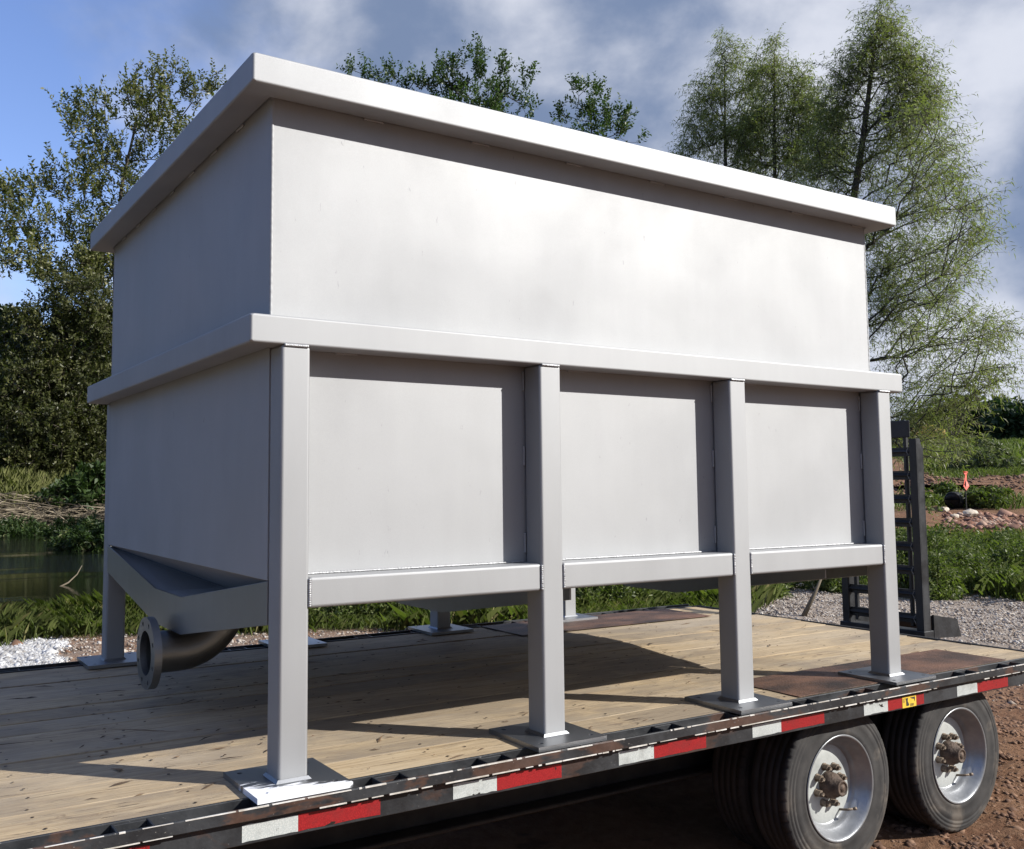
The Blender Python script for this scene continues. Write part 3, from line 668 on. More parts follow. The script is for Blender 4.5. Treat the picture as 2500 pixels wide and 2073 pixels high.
# stones
def stones(P, size, rg, flat=.6):
    n = len(P)
    o = np.array([[1, 0, 0], [-1, 0, 0], [0, 1, 0], [0, -1, 0], [0, 0, 1], [0, 0, -1.]])
    V = o[None] * (1 + rg.uniform(-.35, .35, (n, 6, 1))) + rg.uniform(-.25, .25, (n, 6, 3))
    V = V * (size * rg.lognormal(0, .42, n))[:, None, None] * np.array([1, 1, flat])
    a = rg.uniform(0, 6.28, n); ca, sa = np.cos(a)[:, None], np.sin(a)[:, None]
    V = np.stack([V[..., 0] * ca - V[..., 1] * sa, V[..., 0] * sa + V[..., 1] * ca, V[..., 2]], -1) + P[:, None]
    f = np.array([[0, 2, 4], [2, 1, 4], [1, 3, 4], [3, 0, 4], [2, 0, 5], [1, 2, 5], [3, 1, 5], [0, 3, 5]])
    return V.reshape(-1, 3), ((np.arange(n) * 6)[:, None, None] + f[None]).reshape(-1, 3)
GRAV = m_rnd('gravel_stone', [(.15, .105, .075), (.27, .215, .17), (.39, .34, .29), (.56, .52, .47)], .85)
WHITE = m_rnd('white_gravel_stone', [(.26, .25, .24), (.50, .50, .50), (.72, .72, .72)], .8)
DIRTC = m_rnd('dirt_clod', [(.090, .044, .026), (.19, .098, .056), (.28, .165, .10)], .95)
REDR = m_rnd('red_rock', [(.10, .04, .025), (.24, .105, .065), (.36, .20, .14), (.45, .33, .26)], .9)
rg = np.random.default_rng(77)
zv_ = lambda x, y: np.clip(zones(x, y)[1] * 1.2, 0, 1)
P = np.concatenate([scatter(30000, phu(-80), phu(1250), 6.0, 11.6, rg, zv_), scatter(62000, phu(1540), phu(2250), 8.0, 17.5, rg, zv_)])
V, F = stones(P, .0125, rg)
tagp(from_np('gravel', V, F, GRAV, rnd=np.repeat(rg.uniform(0, 1, len(P)), 6)), 'tan and grey gravel spread on the ground behind the trailer', 'gravel', kind='stuff')
P = scatter(34000, phu(-90), phu(160), 9.0, 11.4, rg, lambda x, y: zones(x, y)[2])
V, F = stones(P, .015, rg)
tagp(from_np('white_gravel', V, F, WHITE, rnd=np.repeat(rg.uniform(0, 1, len(P)), 6)), 'patch of white crushed stone at the left edge below the grass', 'gravel', kind='stuff')
P = np.concatenate([scatter(15000, phu(1500), phu(2250), 3.0, 9.5, rg), scatter(5000, phu(-80), phu(1300), 6.0, 11, rg)])
P = P[~((P[:, 0] < 4.3) & (P[:, 1] > .1) & (P[:, 1] < 2.2) & (P[:, 0] > -3))] if False else P
V, F = stones(P - [0, 0, .004], .013, rg)
tagp(from_np('dirt_clods', V, F, DIRTC, rnd=np.repeat(rg.uniform(0, 1, len(P)), 6)), 'loose brown dirt clods around the trailer wheels', 'dirt', kind='stuff')
P = scatter(1500, phu(1925), phu(2150), 27, 32.0, rg, lambda x, y: .25 + .75 * sstep(.45, .6, fbm(x, y, .35, 91)))
V, F = stones(P, .085, rg)
tagp(from_np('red_rocks', V, F, REDR, rnd=np.repeat(rg.uniform(0, 1, len(P)), 6)), 'reddish rock rubble below the black culvert pipe', 'rocks', kind='stuff')
P = scatter(2600, phu(1800), phu(2300), 38, 52, rg)
V, F = stones(P, .07, rg)
tagp(from_np('track_clods', V, F, DIRTC, rnd=np.repeat(rg.uniform(0, 1, len(P)), 6)), 'brown clods on the far dirt track', 'dirt', kind='stuff')
for i, (u, v, d, s, lb) in enumerate([(1936, 1046, 32.5, .16, 'pale rock left of the culvert mouth'), (1990, 1062, 31, .20, 'largest pale rock on the red rubble'), (1958, 1068, 30.5, .12, 'small pale rock on the red rubble left of the largest one')]):
    b = at(u, v, d); b[2] = gz(b) + s * .4
    bm = bmesh.new(); bmesh.ops.create_icosphere(bm, subdivisions=2, radius=s)
    for vv in bm.verts: vv.co = Vector((vv.co.x * 1.3, vv.co.y * .8, vv.co.z * .65)) * random.uniform(.82, 1.15)
    o = from_bm('rock', bm, m_simple('pale_rock', (.40, .33, .26), (.62, .56, .48), 9, .9, bump=.5)); o.location = b
    tagp(o, lb, 'rock', 'pale rocks near the culvert')

# brush heap of dead sticks on the far bank
def sticks(n, ph0, ph1, d0, d1, z0, z1, l0, l1, r, rg):
    P = scatter(n, ph0, ph1, d0, d1, rg); P[:, 2] = np.maximum(P[:, 2], WZ) + rg.uniform(z0, z1, n)
    a = rg.uniform(0, np.pi, n); dv = np.stack([np.cos(a), np.sin(a), rg.normal(0, .16, n)], -1) * rg.uniform(l0, l1, n)[:, None]
    mid = P + rg.normal(0, .12, (n, 3)); A = P - dv / 2; B = P + dv / 2
    V1, F1 = twig_tris(A, mid + dv * .02, r, rg); V2, F2 = twig_tris(B, mid - dv * .02, r, rg)
    # thick end both ways: taper from the middle outwards
    V3, F3 = twig_tris(mid, A, r, rg); V4, F4 = twig_tris(mid, B, r, rg)
    return np.concatenate([V3, V4]), np.concatenate([F3, F4 + len(V3)]), 2 * n
rg = np.random.default_rng(88)
V, F, k = sticks(520, phu(-60), phu(330), 44.6, 48.5, .0, .9, 1.2, 4.2, .03, rg)
V2, F2, k2 = sticks(900, phu(-60), phu(330), 44.6, 48.5, .0, .8, .4, 1.5, .014, rg)
r = np.concatenate([np.repeat(rg.uniform(.2, 1, k // 2), 4), np.repeat(rg.uniform(.2, 1, k // 2), 4), np.repeat(rg.uniform(0, 1, k2 // 2), 4), np.repeat(rg.uniform(0, 1, k2 // 2), 4)])
tagp(from_np('brush_heap', np.concatenate([V, V2]), np.concatenate([F, F2 + len(V)]), STICK, rnd=r), 'tangled heap of pale dead branches on the far pond bank', 'brush', kind='stuff')
def branch_obj(name, pts, r, label, cat='branch', m=STICK):
    bm = bmesh.new(); tube(bm, pts, list(np.linspace(r, r * .35, len(pts))), 6); o = from_bm(name, bm, m, smooth=True)
    a = o.data.attributes.new('rnd', 'FLOAT', 'POINT'); a.data.foreach_set('value', np.full(len(o.data.vertices), .30, np.float32))
    return tagp(o, label, cat)
def w(u, v, d, z=None):
    p = at(u, v, d)
    if z is not None: p[2] = z
    return tuple(p)
branch_obj('dead_branch', [w(112, 1215, 19, WZ - .05), w(140, 1195, 19.2), w(158, 1178, 19.4), w(168, 1160, 19.5)], .02, 'thin dead branch sticking up out of the pond by the left leg')
branch_obj('bare_branch', [w(216, 1115, 48), w(204, 1098, 47.8), w(198, 1084, 47.6), w(192, 1076, 47.5)], .05, 'bleached bare branch against the dark trees beside the tank edge')
branch_obj('leaning_stake', [w(1648, 1262, 12.5, gz(at(1648, 1262, 12.5))), w(1672, 1215, 12.6), w(1690, 1172, 12.7)], .035, 'brown wooden stake leaning beside the trailer under the beam', 'stake')
for i, (u, v0, wd, lb) in enumerate([(1640, 1185, .17, 'dark square timber post in the weeds under the beam, left one'), (1690, 1188, .20, 'dark square timber post in the weeds under the beam, right one')]):
    b = at(u, 1200, 18.5); z = gz(b); bm = bmesh.new(); box(bm, b[0] - wd, b[0] + wd, b[1] - .1, b[1] + .1, z - .1, z + .62, .015)
    tagp(from_bm('timber_post', bm, m_simple('dark_timber', (.018, .014, .011), (.05, .038, .03), 6, .9, stretch=(4, 4, .6))), lb, 'post', 'dark timber posts')

# culvert pipe, survey flag, digger
c = at(1953, 1036, 34.); c[2] = gz(c) + .22
e = empty('culvert_pipe', 'short black plastic culvert pipe lying in the far weeds', 'pipe', loc=tuple(c))
ax = unit(np.array([RIGHT[0] * .8 + FWD[0] * .6, RIGHT[1] * .8 + FWD[1] * .6, -.06])); nb = 26
bm = bmesh.new(); pts = []; rad = []
for k in range(nb * 4 + 1):
    pts.append(Vector(ax * (k / (nb * 4) * 2.2))); rad.append(.255 + .014 * (1 if (k // 2) % 2 else -1))
tube(bm, pts, rad, 20, False)
for k in range(nb * 4, -1, -nb): pass
tube(bm, pts[::-1][-8:] + [pts[0]], [.22] * 9, 20, False)
from_bm('shell', bm, m_simple('black_plastic', (.012, .013, .014), (.035, .036, .036), 10, .5), e, True)
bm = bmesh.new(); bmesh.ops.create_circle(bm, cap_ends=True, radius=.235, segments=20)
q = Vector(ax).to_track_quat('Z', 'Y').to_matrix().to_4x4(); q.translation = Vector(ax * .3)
bmesh.ops.transform(bm, matrix=q, verts=bm.verts); from_bm('pipe_shade_disc', bm, m_simple('painted_pipe_shade', (.004, .004, .004), (.008, .008, .008), 5, .9), e)  # near-black disc painted as the shade inside the pipe
c = at(1981, 1025, 33.); c[2] = gz(c)
e = empty('survey_flag', 'thin dark survey stake with a pink orange ribbon flag', 'flag', loc=tuple(c))
bm = bmesh.new(); tube(bm, [(0, 0, -.1), (.01, 0, .6), (.035, 0, 1.15)], .016, 6); from_bm('stake', bm, UNDER, e)
bm = bmesh.new(); pr_ = [(-.02, .62, .02), (-.08, .75, .11), (-.10, .92, .15), (-.06, 1.08, .12), (-.02, 1.18, .07), (.06, 1.20, .14)]
L_, R_ = [], []
for i, (a, z, wd) in enumerate(pr_):
    yy = .05 * math.sin(i * 1.9); cx_ = .02 + .02 * math.sin(i * 2.3)
    L_.append(bm.verts.new((cx_ - wd * .85, yy - .02, z))); R_.append(bm.verts.new((cx_ + wd * .85, -yy, z)))
for i in range(5): bm.faces.new((L_[i], R_[i], R_[i + 1], L_[i + 1]))
fl = from_bm('ribbon', bm, m_simple('flag_pink', (.85, .13, .09), (.95, .24, .18), 12, .6, bump=0), e); sm = fl.modifiers.new('thickness', 'SOLIDIFY'); sm.thickness = .006
c = at(1912, 935, 92.); c[2] = gz(c)
e = empty('digger', 'yellow digger half hidden behind willow branches on the far meadow', 'digger', loc=tuple(c))
YEL = m_simple('yellow_machine_paint', (.62, .36, .06), (.80, .52, .14), 2, .5, bump=0); DK = UNDER
fr = lambda a, b, z0: None
def wb(name, m, x0, x1, y0, y1, z0, z1, bev=.06, par=e):
    bm = bmesh.new(); box(bm, x0, x1, y0, y1, z0, z1, bev, 3); o = from_bm(name, bm, m, par); o.rotation_euler.z = -YAW - .3; return o
wb('track', DK, -1.9, .95, -1.35, -.75, 0, .75, .2); wb('track', DK, -1.9, .95, .75, 1.35, 0, .75, .2)
wb('counterweight', YEL, .15, .95, -1.2, 1.2, .75, 1.62, .3); wb('engine_cover', YEL, -1.2, .2, -1.1, 1.1, .78, 1.9, .12); wb('cab', YEL, -1.9, -.5, -1.15, -.1, .8, 2.1, .12); wb('cab_window', DK, -1.93, -.9, -1.17, -.2, 1.4, 2.0, .05)
bm = bmesh.new(); tube(bm, [(-1.6, .3, 1.2), (-3.0, .3, 1.75), (-4.2, .3, 1.3)], .22, 6); from_bm('boom', bm, YEL, e)
bm = bmesh.new(); tube(bm, [(-4.2, .3, 1.35), (-4.5, .3, .2)], .18, 6); from_bm('dipper_arm', bm, YEL, e)
# puddle on the far track
c = at(1950, 1015, 44.)
bm = bmesh.new(); pl = []
for k in range(28):
    a = 2 * math.pi * k / 28; rr_ = 1 + .3 * math.sin(3 * a + 1) + .15 * math.sin(7 * a)
    pl.append(bm.verts.new((c[0] + 2.6 * rr_ * math.cos(a), c[1] + 1.4 * rr_ * math.sin(a), gz(c) + .10)))
bm.faces.new(pl); pu = from_bm('puddle_water', bm, bpy.data.materials['pond_water']); pu['kind'] = 'structure'

# ------------------------------------------------------------------ trailer
DZ = -0.0165                                 # top of the planks
TX0, TX1 = -3.2, 4.28
YF = 2.39                                    # far side of the tank
TR = empty('flatbed_trailer', 'black flatbed trailer with plank deck, red and white side tape and tandem wheels', 'trailer', loc=(0, 0, GZ))
TR.location = (0, 0, 0)
YW0, YW1 = -.020, 2.345
npl = 13; pw = (YW1 - YW0) / npl
bm = bmesh.new(); box(bm, TX0, TX1 - .03, .003, pw - .003, -.045, 0, .0014, 1)
pm0 = from_bm('deck_plank', bm, WOOD, TR)
for k in range(npl):
    o = pm0 if k == 0 else link(bpy.data.objects.new('deck_plank', pm0.data), TR)
    o.location = (0, YW0 + pw * k, DZ + rng.uniform(-.005, .0008)); o.rotation_euler.x = rng.uniform(-.012, .012)
# bark shavings lying on the deck
rg = np.random.default_rng(99); n = 620
P = np.stack([rg.uniform(-1.2, 4.1, n), rg.uniform(.0, 2.2, n), np.full(n, DZ + .002)], -1)
cl = fbm(P[:, 0], P[:, 1], 1.1, 17); P = P[cl > rg.uniform(.25, .62, n)]; n = len(P)
a = rg.normal(0, .45, n); dv = np.stack([np.cos(a), np.sin(a), np.zeros(n)], -1) * (.013 * rg.lognormal(0, .95, n))[:, None]; sv = np.stack([-np.sin(a), np.cos(a), np.zeros(n)], -1) * (.0024 * rg.lognormal(0, .6, n))[:, None]
up_ = np.array([0, 0, .0035])
V = np.stack([P - dv + sv * rg.normal(0, 1.5, (n, 1)), P + sv + up_ * .4 + dv * rg.uniform(-.5, .5, (n, 1)), P + dv + sv * rg.normal(0, 2.2, (n, 1)), P - sv + dv * rg.uniform(-.5, .5, (n, 1)), P + up_], 1).reshape(-1, 3)
F = ((np.arange(n) * 5)[:, None, None] + np.array([[0, 3, 4], [3, 2, 4], [2, 1, 4], [1, 0, 4]])[None]).reshape(-1, 3)
tagp(from_np('bark_shavings', V, F, m_rnd('bark_shaving', [(.03, .018, .01), (.10, .06, .03), (.20, .13, .07)], .9), rnd=np.repeat(rg.uniform(0, 1, n), 5)), 'small dark bark shavings scattered over the plank deck', 'shavings', kind='stuff')

bm = bmesh.new(); xx = TX0 + .2
while xx < 4.2:
    for k in range(npl):
        for fy in (.22, .78):
            cx_, cy_ = xx + random.uniform(-.012, .012), YW0 + pw * (k + fy) + random.uniform(-.01, .01)
            bm.faces.new([bm.verts.new((cx_ + a, cy_ + b, DZ + .0012)) for a, b in circ(0, 0, random.uniform(.004, .0065), 7)])
    xx += .41
nl = from_bm('plank_nails', bm, m_simple('rusty_nail_heads', (.02, .014, .01), (.06, .04, .028), 60, .8), TR); nl['kind'] = 'stuff'
def side(sgn, y_in, prefix=''):
    """steel edge of the deck; sgn -1 near side, +1 far side; y_in = edge of the planks"""
    Y = lambda a: y_in + sgn * a
    def bx(name, m, x0, x1, a, b, z0, z1, bev=.002, par=TR):
        ya, yb = sorted((Y(a), Y(b))); bm = bmesh.new(); box(bm, x0, x1, ya, yb, z0, z1, bev, 1); return from_bm(name, bm, m, par)
    bx('edge_strip', BLACKR, TX0, TX1, .001, .013, -.115, DZ + .001)
    ch = bx('side_channel', BLACK, TX0, TX1, .0135, .081, -.116, -.052)
    bx('channel_lip', BLACKR, TX0, TX1, .0135, .079, -.0515, -.046)
    rr_ = bx('rub_rail', BLACKR, TX0, TX1, .093, .105, -.047, -.013, .0025)
    # bright worn edges of the rub rail, broken into runs where the paint has gone
    rg = np.random.default_rng(5 if sgn < 0 else 6)
    if sgn < 0:
        bm = bmesh.new()
        for z, dens in ((-.0136, .80), (-.0466, .86)):
            x = -1.2
            while x < TX1 - .1:
                ln = rg.exponential(.060) + .008; gp = rg.exponential(.016) + .003 if rg.uniform() < dens else rg.exponential(.12)
                hh = rg.uniform(.0010, .0030)
                box(bm, x, min(x + ln, TX1), Y(.1055) - .0006, Y(.1055) + .004, z - hh, z + hh * .5)
                x += ln + gp
        from_bm('worn_rail_edge', bm, WORN, rr_)['kind'] = 'stuff'
    x = -2.62
    k = 0
    while x < TX1 - .2:
        # stake pocket: two cheeks and a back, open at the top
        bm = bmesh.new(); hw = .05
        ys = sorted((Y(.0135), Y(.0925)))
        box(bm, x - hw, x - hw + .007, ys[0], ys[1], -.0455, -.019, .001, 1); box(bm, x + hw - .007, x + hw, ys[0], ys[1], -.0455, -.019, .001, 1)
        yb = sorted((Y(.075), Y(.0925))); box(bm, x - hw + .007, x + hw - .007, yb[0], yb[1], -.0455, -.021, .001, 1)
        ya = sorted((Y(.0135), Y(.020))); box(bm, x - hw + .007, x + hw - .007, ya[0], ya[1], -.0455, -.021, .001, 1)
        from_bm('stake_pocket', bm, BLACKR, TR)
        x += .382; k += 1
    return ch
side(-1, YW0); side(1, YW1)
# reflective tape
def m_tape(name, c, dk):
    t = MT(name); co = t.coords()
    v = t.n('ShaderNodeTexVoronoi'); t.l(t.coords((1, 1, 1)), v.inputs[0]); v.inputs['Scale'].default_value = 260
    col = t.mix(t.rng(v.outputs['Distance'], .25, .6), c, dk)
    gr = t.noise(co, 11, 6, .68, .3)
    col = t.mix(t.rng(gr, .46, .70, 0, .65), col, tuple(x * .5 + .012 for x in c))
    peel = t.noise(t.coords((1, 1, 1.6)), 20, 5, .62, .3)
    col = t.mix(t.rng(peel, .645, .665), col, (.018, .016, .015))
    t.base(col); t.rough(.35); t.bump(v.outputs['Distance'], .1, .002); return t.m
TW = m_tape('white_reflective_tape', (.56, .58, .56), (.44, .47, .46)); TRD = m_tape('red_reflective_tape', (.36, .020, .022), (.25, .012, .015))
x0 = -.042 - .678 * 3
for k in range(9):
    xa = x0 + .678 * k + random.uniform(-.006, .006); zt = -.0635 + random.uniform(-.002, .002)
    for nm, m, a, b in (('white_tape', TW, xa, xa + .164), ('red_tape', TRD, xa + .1645, xa + .425)):
        if b > TX1: continue
        bm = bmesh.new(); n_ = 9; top = []; bot = []
        for i in range(n_): top.append((a + (b - a) * i / (n_ - 1), zt + random.uniform(-.0016, .0016)))
        for i in range(n_): bot.append((b - (b - a) * i / (n_ - 1), zt - .0455 + (random.uniform(-.0004, .0022) if 0 < i < n_ - 1 else 0)))
        prism(bm, top + bot, 'y', YW0 - .0824, YW0 - .0812); from_bm(nm, bm, m, TR)
# yellow warning sticker over a red strip
st = bmesh.new(); box(st, 2.935, 3.035, YW0 - .0836, YW0 - .0826, -.112, -.0655); st = from_bm('warning_sticker', st, m_simple('sticker_yellow', (.72, .46, .04), (.80, .56, .07), 30, .5, bump=0), TR)
bm = bmesh.new()
yA, yB = YW0 - .0845, YW0 - .0837
prism(bm, [(2.962, -.104), (2.976, -.106), (2.982, -.101), (2.972, -.084), (2.976, -.072), (2.958, -.072), (2.962, -.084)], 'y', yA, yB)
prism(bm, [(2.990, -.072), (3.026, -.071), (3.024, -.092), (3.019, -.080), (3.006, -.078)], 'y', yA, yB)
for k in range(5):
    box(bm, 2.990, 3.014 + .004 * (k % 2), yA, yB, -.0985 - .0024 * k, -.0975 - .0024 * k)
for k in range(4):
    box(bm, 2.938, 2.954 - .003 * (k % 2), yA, yB, -.074 - .005 * k, -.0725 - .005 * k)
from_bm('sticker_print', bm, UNDER, st)
# steel tread plates over the wheels
for nm, y0, y1, lb in (('tread_plate', YW0 + .002, .345, 'rusty brown steel plate on the near deck edge'), ('tread_plate', 1.90, YW1 - .002, 'rusty brown steel plate on the far deck edge')):
    bm = bmesh.new(); box(bm, 2.37, 3.93, y0, y1, DZ + .0015, -.0126, .0012, 1); o = from_bm(nm, bm, RUST, TR); o['label'] = lb
# frame under the deck
def ub(name, *a, bev=.004):
    bm = bmesh.new(); box(bm, *a, bev, 1); return from_bm(name, bm, UNDER, TR)
for y in (.50, 1.75):
    for z0, z1, ww in ((-.42, -.405, .075), (-.404, -.131, .006), (-.130, -.117, .075)): ub('main_beam', TX0, 4.2, y - ww, y + ww, z0, z1)
xx = TX0 + .2
while xx < 4.2:
    wy = .42 if 2.2 < xx < 3.9 else .02
    ub('crossmember', xx - .02, xx + .02, wy, YW1 - wy, -.114, -.064); xx += .41
ub('end_channel', TX1 - .028, TX1, YW0, YW1, -.115, DZ + .004)
# dovetail and its cleats
for y in (.02, .8, 1.55, 2.30):
    bm = bmesh.new(); prism(bm, [(TX1 + .002, -.03), (5.15, -.27), (5.15, -.36), (TX1 + .002, -.14)], 'y', y - .03, y + .03); from_bm('dovetail_beam', bm, UNDER, TR)
for k in range(9):
    x = TX1 + .04 + k * .095; z = -.03 - (x - TX1) * .276; bm = bmesh.new(); box(bm, x, x + .045, .055, 2.265, z - .03, z - .006, .002, 1); from_bm('dovetail_slat', bm, RAMPM, TR)
# wheels
TY = MT('worn_tyre'); co = TY.coords()
mud = TY.noise(co, 3.2, 5, .6, .5); tc_ = TY.mix(TY.rng(TY.noise(co, 9, 6), .3, .7), (.020, .019, .019), (.046, .043, .041))
tc_ = TY.mix(TY.rng(mud, .52, .66, 0, .7), tc_, (.15, .125, .10)); tc_ = TY.mix(TY.rng(TY.noise(co, 45, 4, .7), .58, .76, 0, .3), tc_, (.12, .108, .095)); tcn_ = TY.n('ShaderNodeTexCoord'); sy_ = TY.n('ShaderNodeSeparateXYZ'); TY.l(tcn_.outputs['Object'], sy_.inputs[0])
tc_ = TY.mix(TY.rng(sy_.outputs[1], -.018, -.008), tc_, TY.mix(TY.rng(TY.noise(co, 7, 5), .35, .7), (.010, .009, .009), (.024, .020, .018)))  # tread lacks mud; its colour is also darkened for shade under the deck
TY.base(tc_); TY.rough(.85); TY.bump(TY.noise(co, 120, 3), .25, .002)
RIM = m_simple('silver_wheel_paint', (.20, .21, .225), (.36, .37, .385), 5, .36, .55, .1, 60)
DISC = m_simple('pale_grey_wheel_disc', (.34, .355, .34), (.50, .52, .50), 6, .5, .0, .15, 50)
HUB = m_simple('brown_rusty_hub', (.045, .030, .022), (.135, .095, .07), 22, .7, .3, .5, 90)
NUT = m_simple('dusty_wheel_nut', (.10, .075, .055), (.27, .215, .165), 40, .65, .4, .4, 120)
def tyre_profile(y0, R=.348, r=.215, wd=.190):
    a = [(r - .004, .012), (r + .004, .004), (r + .022, .000), (r + .024, .0015), (r + .05, -.003), (r + .072, -.003), (r + .075, -.0005), (r + .080, -.0005), (r + .083, -.0025), (r + .090, -.002), (r + .093, .001), (r + .098, .001), (r + .101, -.0005), (r + .107, .001), (r + .110, .004), (r + .114, .004), (R - .014, .005), (R - .006, .010), (R, .018)]
    g_ = []
    for k in range(4):
        b = .040 + k * .032; g_ += [(R, b), (R - .010, b + .001), (R - .010, b + .006), (R, b + .007)]
    full = a + g_ + [(rr_, wd - yy) for rr_, yy in a[::-1]]
    return [(q, y0 + yy) for q, yy in full], len(a)
def make_wheel(x, z, y0):
    wobj = bpy.data.objects.new('wheel', None); link(wobj, TR); wobj.location = (x, 0, z); wobj.empty_display_size = .1
    for nm, yo in (('tyre', y0), ('tyre', y0 + .215)):
        pr_, na_ = tyre_profile(yo); bm = bmesh.new()
        lathe_y(bm, pr_, 0, 0, 300, lambda i, k: .007 if (i == na_ - 1 and k % 6 == 0) else (.004 if i == na_ - 2 and k % 6 == 0 else 0.))
        o = from_bm(nm, bm, TY.m, wobj, True)
    bm = bmesh.new(); R0 = .213
    lathe_y(bm, [(R0 - .002, y0 + .018), (R0 + .004, y0 + .004), (R0 + .006, y0 + .001), (R0 + .003, y0 - .002), (R0 - .004, y0 + .001), (R0 - .008, y0 + .010), (R0 - .016, y0 + .018), (R0 - .021, y0 + .036), (R0 - .034, y0 + .046), (R0 - .042, y0 + .060), (R0 - .046, y0 + .072), (R0 - .053, y0 + .076)], 0, 0, 80)
    from_bm('rim', bm, RIM, wobj, True)
    bm = bmesh.new(); lathe_y(bm, [(R0 - .050, y0 + .075), (R0 - .062, y0 + .069), (.105, y0 + .066), (.0, y0 + .066)], 0, 0, 64); from_bm('wheel_disc', bm, DISC, wobj, True)
    bm = bmesh.new(); lathe_y(bm, [(.056, y0 + .066), (.053, y0 + .035), (.046, y0 + .028), (.043, y0 + .018), (.034, y0 + .014), (.033, y0 - .006), (.031, y0 - .009), (.025, y0 - .009), (.024, y0 - .006), (.012, y0 - .006), (.011, y0 - .0085), (.0, y0 - .0085)], 0, 0, 32); from_bm('hub', bm, HUB, wobj, True)
    bm = bmesh.new()
    pts = circ(0, 0, .0145, 6); prism(bm, pts, 'y', y0 + .040, y0 + .066); prism(bm, circ(0, 0, .0165, 12), 'y', y0 + .060, y0 + .0664); prism(bm, circ(0, 0, .0075, 8), 'y', y0 + .029, y0 + .0402)
    nut0 = from_bm('lug_nut', bm, NUT, wobj)
    for k in range(8):
        o = nut0 if k == 0 else link(bpy.data.objects.new('lug_nut', nut0.data), wobj)
        a = 2 * math.pi * (k + .35) / 8; o.location = (.079 * math.cos(a), 0, .079 * math.sin(a))
    bm = bmesh.new(); tube(bm, [(.075, y0 + .07, -.118), (.085, y0 + .035, -.112), (.105, y0 + .02, -.108)], .005, 8); tube(bm, [(.105, y0 + .02, -.108), (.116, y0 + .014, -.106)], .007, 8); from_bm('valve_stem', bm, NUT, wobj, True)
    return wobj
make_wheel(2.602, -.414, -.028); make_wheel(3.478, -.408, -.028)
for x, z in ((2.602, -.414), (3.478, -.408)):
    o = make_wheel(x, z, -.028); o.rotation_euler.z = math.pi; o.location = (x, YW0 + YW1, z)
for x in (2.602, 3.478):
    bm = bmesh.new(); tube(bm, [(x, .10, -.412), (x, 2.22, -.412)], .06, 12); from_bm('axle', bm, UNDER, TR, True)
# ramp standing on the dovetail
rp = bpy.data.objects.new('loading_ramp', None); link(rp, TR); rp.location = (5.0, 1.07, -.10); rp['label'] = 'black ladder ramp folded upright at the trailer tail'
def rb(name, *a, bev=.004, m=RAMPM):
    bm = bmesh.new(); box(bm, *a, bev, 1); return from_bm(name, bm, m, rp)
RW = .60
for nm, y0, s in (('ramp_rail', 0, 1), ('ramp_rail', RW, -1)):
    bm = bmesh.new(); ya, yb = (0, .052) if s > 0 else (RW - .052, RW)
    prism(bm, [(0, 0), (0.055, 0), (0.055, 1.20), (0.030, 1.26), (0, 1.26)], 'y', ya, ya + .010 if s > 0 else ya + .010)
    box(bm, -.012, 0, ya, yb, 0, 1.26, .002, 1); box(bm, .0555, .066, ya, yb, 0, 1.20, .002, 1)
    from_bm(nm, bm, RAMPM, rp)
    y2 = .085 if s > 0 else RW - .105
    rb('inner_stile', .010, .040, y2, y2 + .022, .02, 1.30)
for k in range(8):
    z = .075 + .157 * k
    bm = bmesh.new(); prism(bm, [(-.008, z), (.030, z + .030), (.068, z), (.060, z - .006), (.030, z + .019), (.0, z - .006)], 'y', .053, RW - .053); from_bm('rung', bm, RAMPM, rp)
    bm = bmesh.new(); prism(bm, [(.012, z - .03), (.03, z - .03), (.03, z + .03), (.012, z + .03)], 'y', .054, RW - .054); from_bm('rung_web', bm, RAMPM, rp)
rb('top_plate', .004, .016, .054, RW - .054, 1.27, 1.385)
rb('foot_beam', -.02, .09, -.005, RW + .02, -.055, .0)
bm = bmesh.new(); prism(bm, [(.095, .10), (.36, .055), (.40, -.065), (.095, -.05)], 'y', -.004, .012); prism(bm, [(.095, .10), (.36, .055), (.40, -.065), (.095, -.05)], 'y', RW - .012, RW + .004)
prism(bm, [(.36, .054), (.372, .054), (.412, -.065), (.40, -.065)], 'y', .0125, RW - .0125); from_bm('hinge_box', bm, RAMPM, rp)
for k in range(8):
    z = .075 + .157 * k; bm = bmesh.new(); tube(bm, [(-.0135, .056, z - .024), (-.0135, .068, z), (-.0135, .056, z + .024)], .0024, 5); from_bm('weld_line', bm, m_simple('grey_weld', (.09, .095, .10), (.17, .175, .18), 30, .5) if k == 0 else bpy.data.materials['grey_weld'], rp)

# ------------------------------------------------------------------ tank
TL, TD, TT = 3.2, 2.3936, .0942
ZBT, ZBB, ZRT, ZRB, BI = 1.3744, 1.2859, 2.1741, 2.0810, .0985
ZLT, ZLB = .5868, .4946
PX = (.0995, 1.0686, 2.0307, 3.0057)
TK = empty('steel_tank', 'large grey blasted steel hopper tank standing on eight legs', 'tank')
def ring(name, o, z0, z1, bev, m):
    bm = bmesh.new(); wd = TT
    def rect(i, z): return [bm.verts.new(p) for p in ((-o + i, -o + i, z), (TL + o - i, -o + i, z), (TL + o - i, TD + o - i, z), (-o + i, TD + o - i, z))]
    A, B, C_, D_ = rect(0, z0), rect(0, z1), rect(wd, z1), rect(wd, z0)
    for k in range(4):
        j = (k + 1) % 4
        for a, b in ((A, B), (B, C_), (C_, D_), (D_, A)): bm.faces.new((a[k], a[j], b[j], b[k]))
    es = [e for e in bm.edges]
    bmesh.ops.bevel(bm, geom=es, offset=bev, segments=4, affect='EDGES', profile=.5)
    return from_bm(name, bm, m, TK)
ring('top_rim', .003, ZRB, ZRT, .0075, STEELT)
ring('mid_belt', 0., ZBB, ZBT, .0075, STEELT)
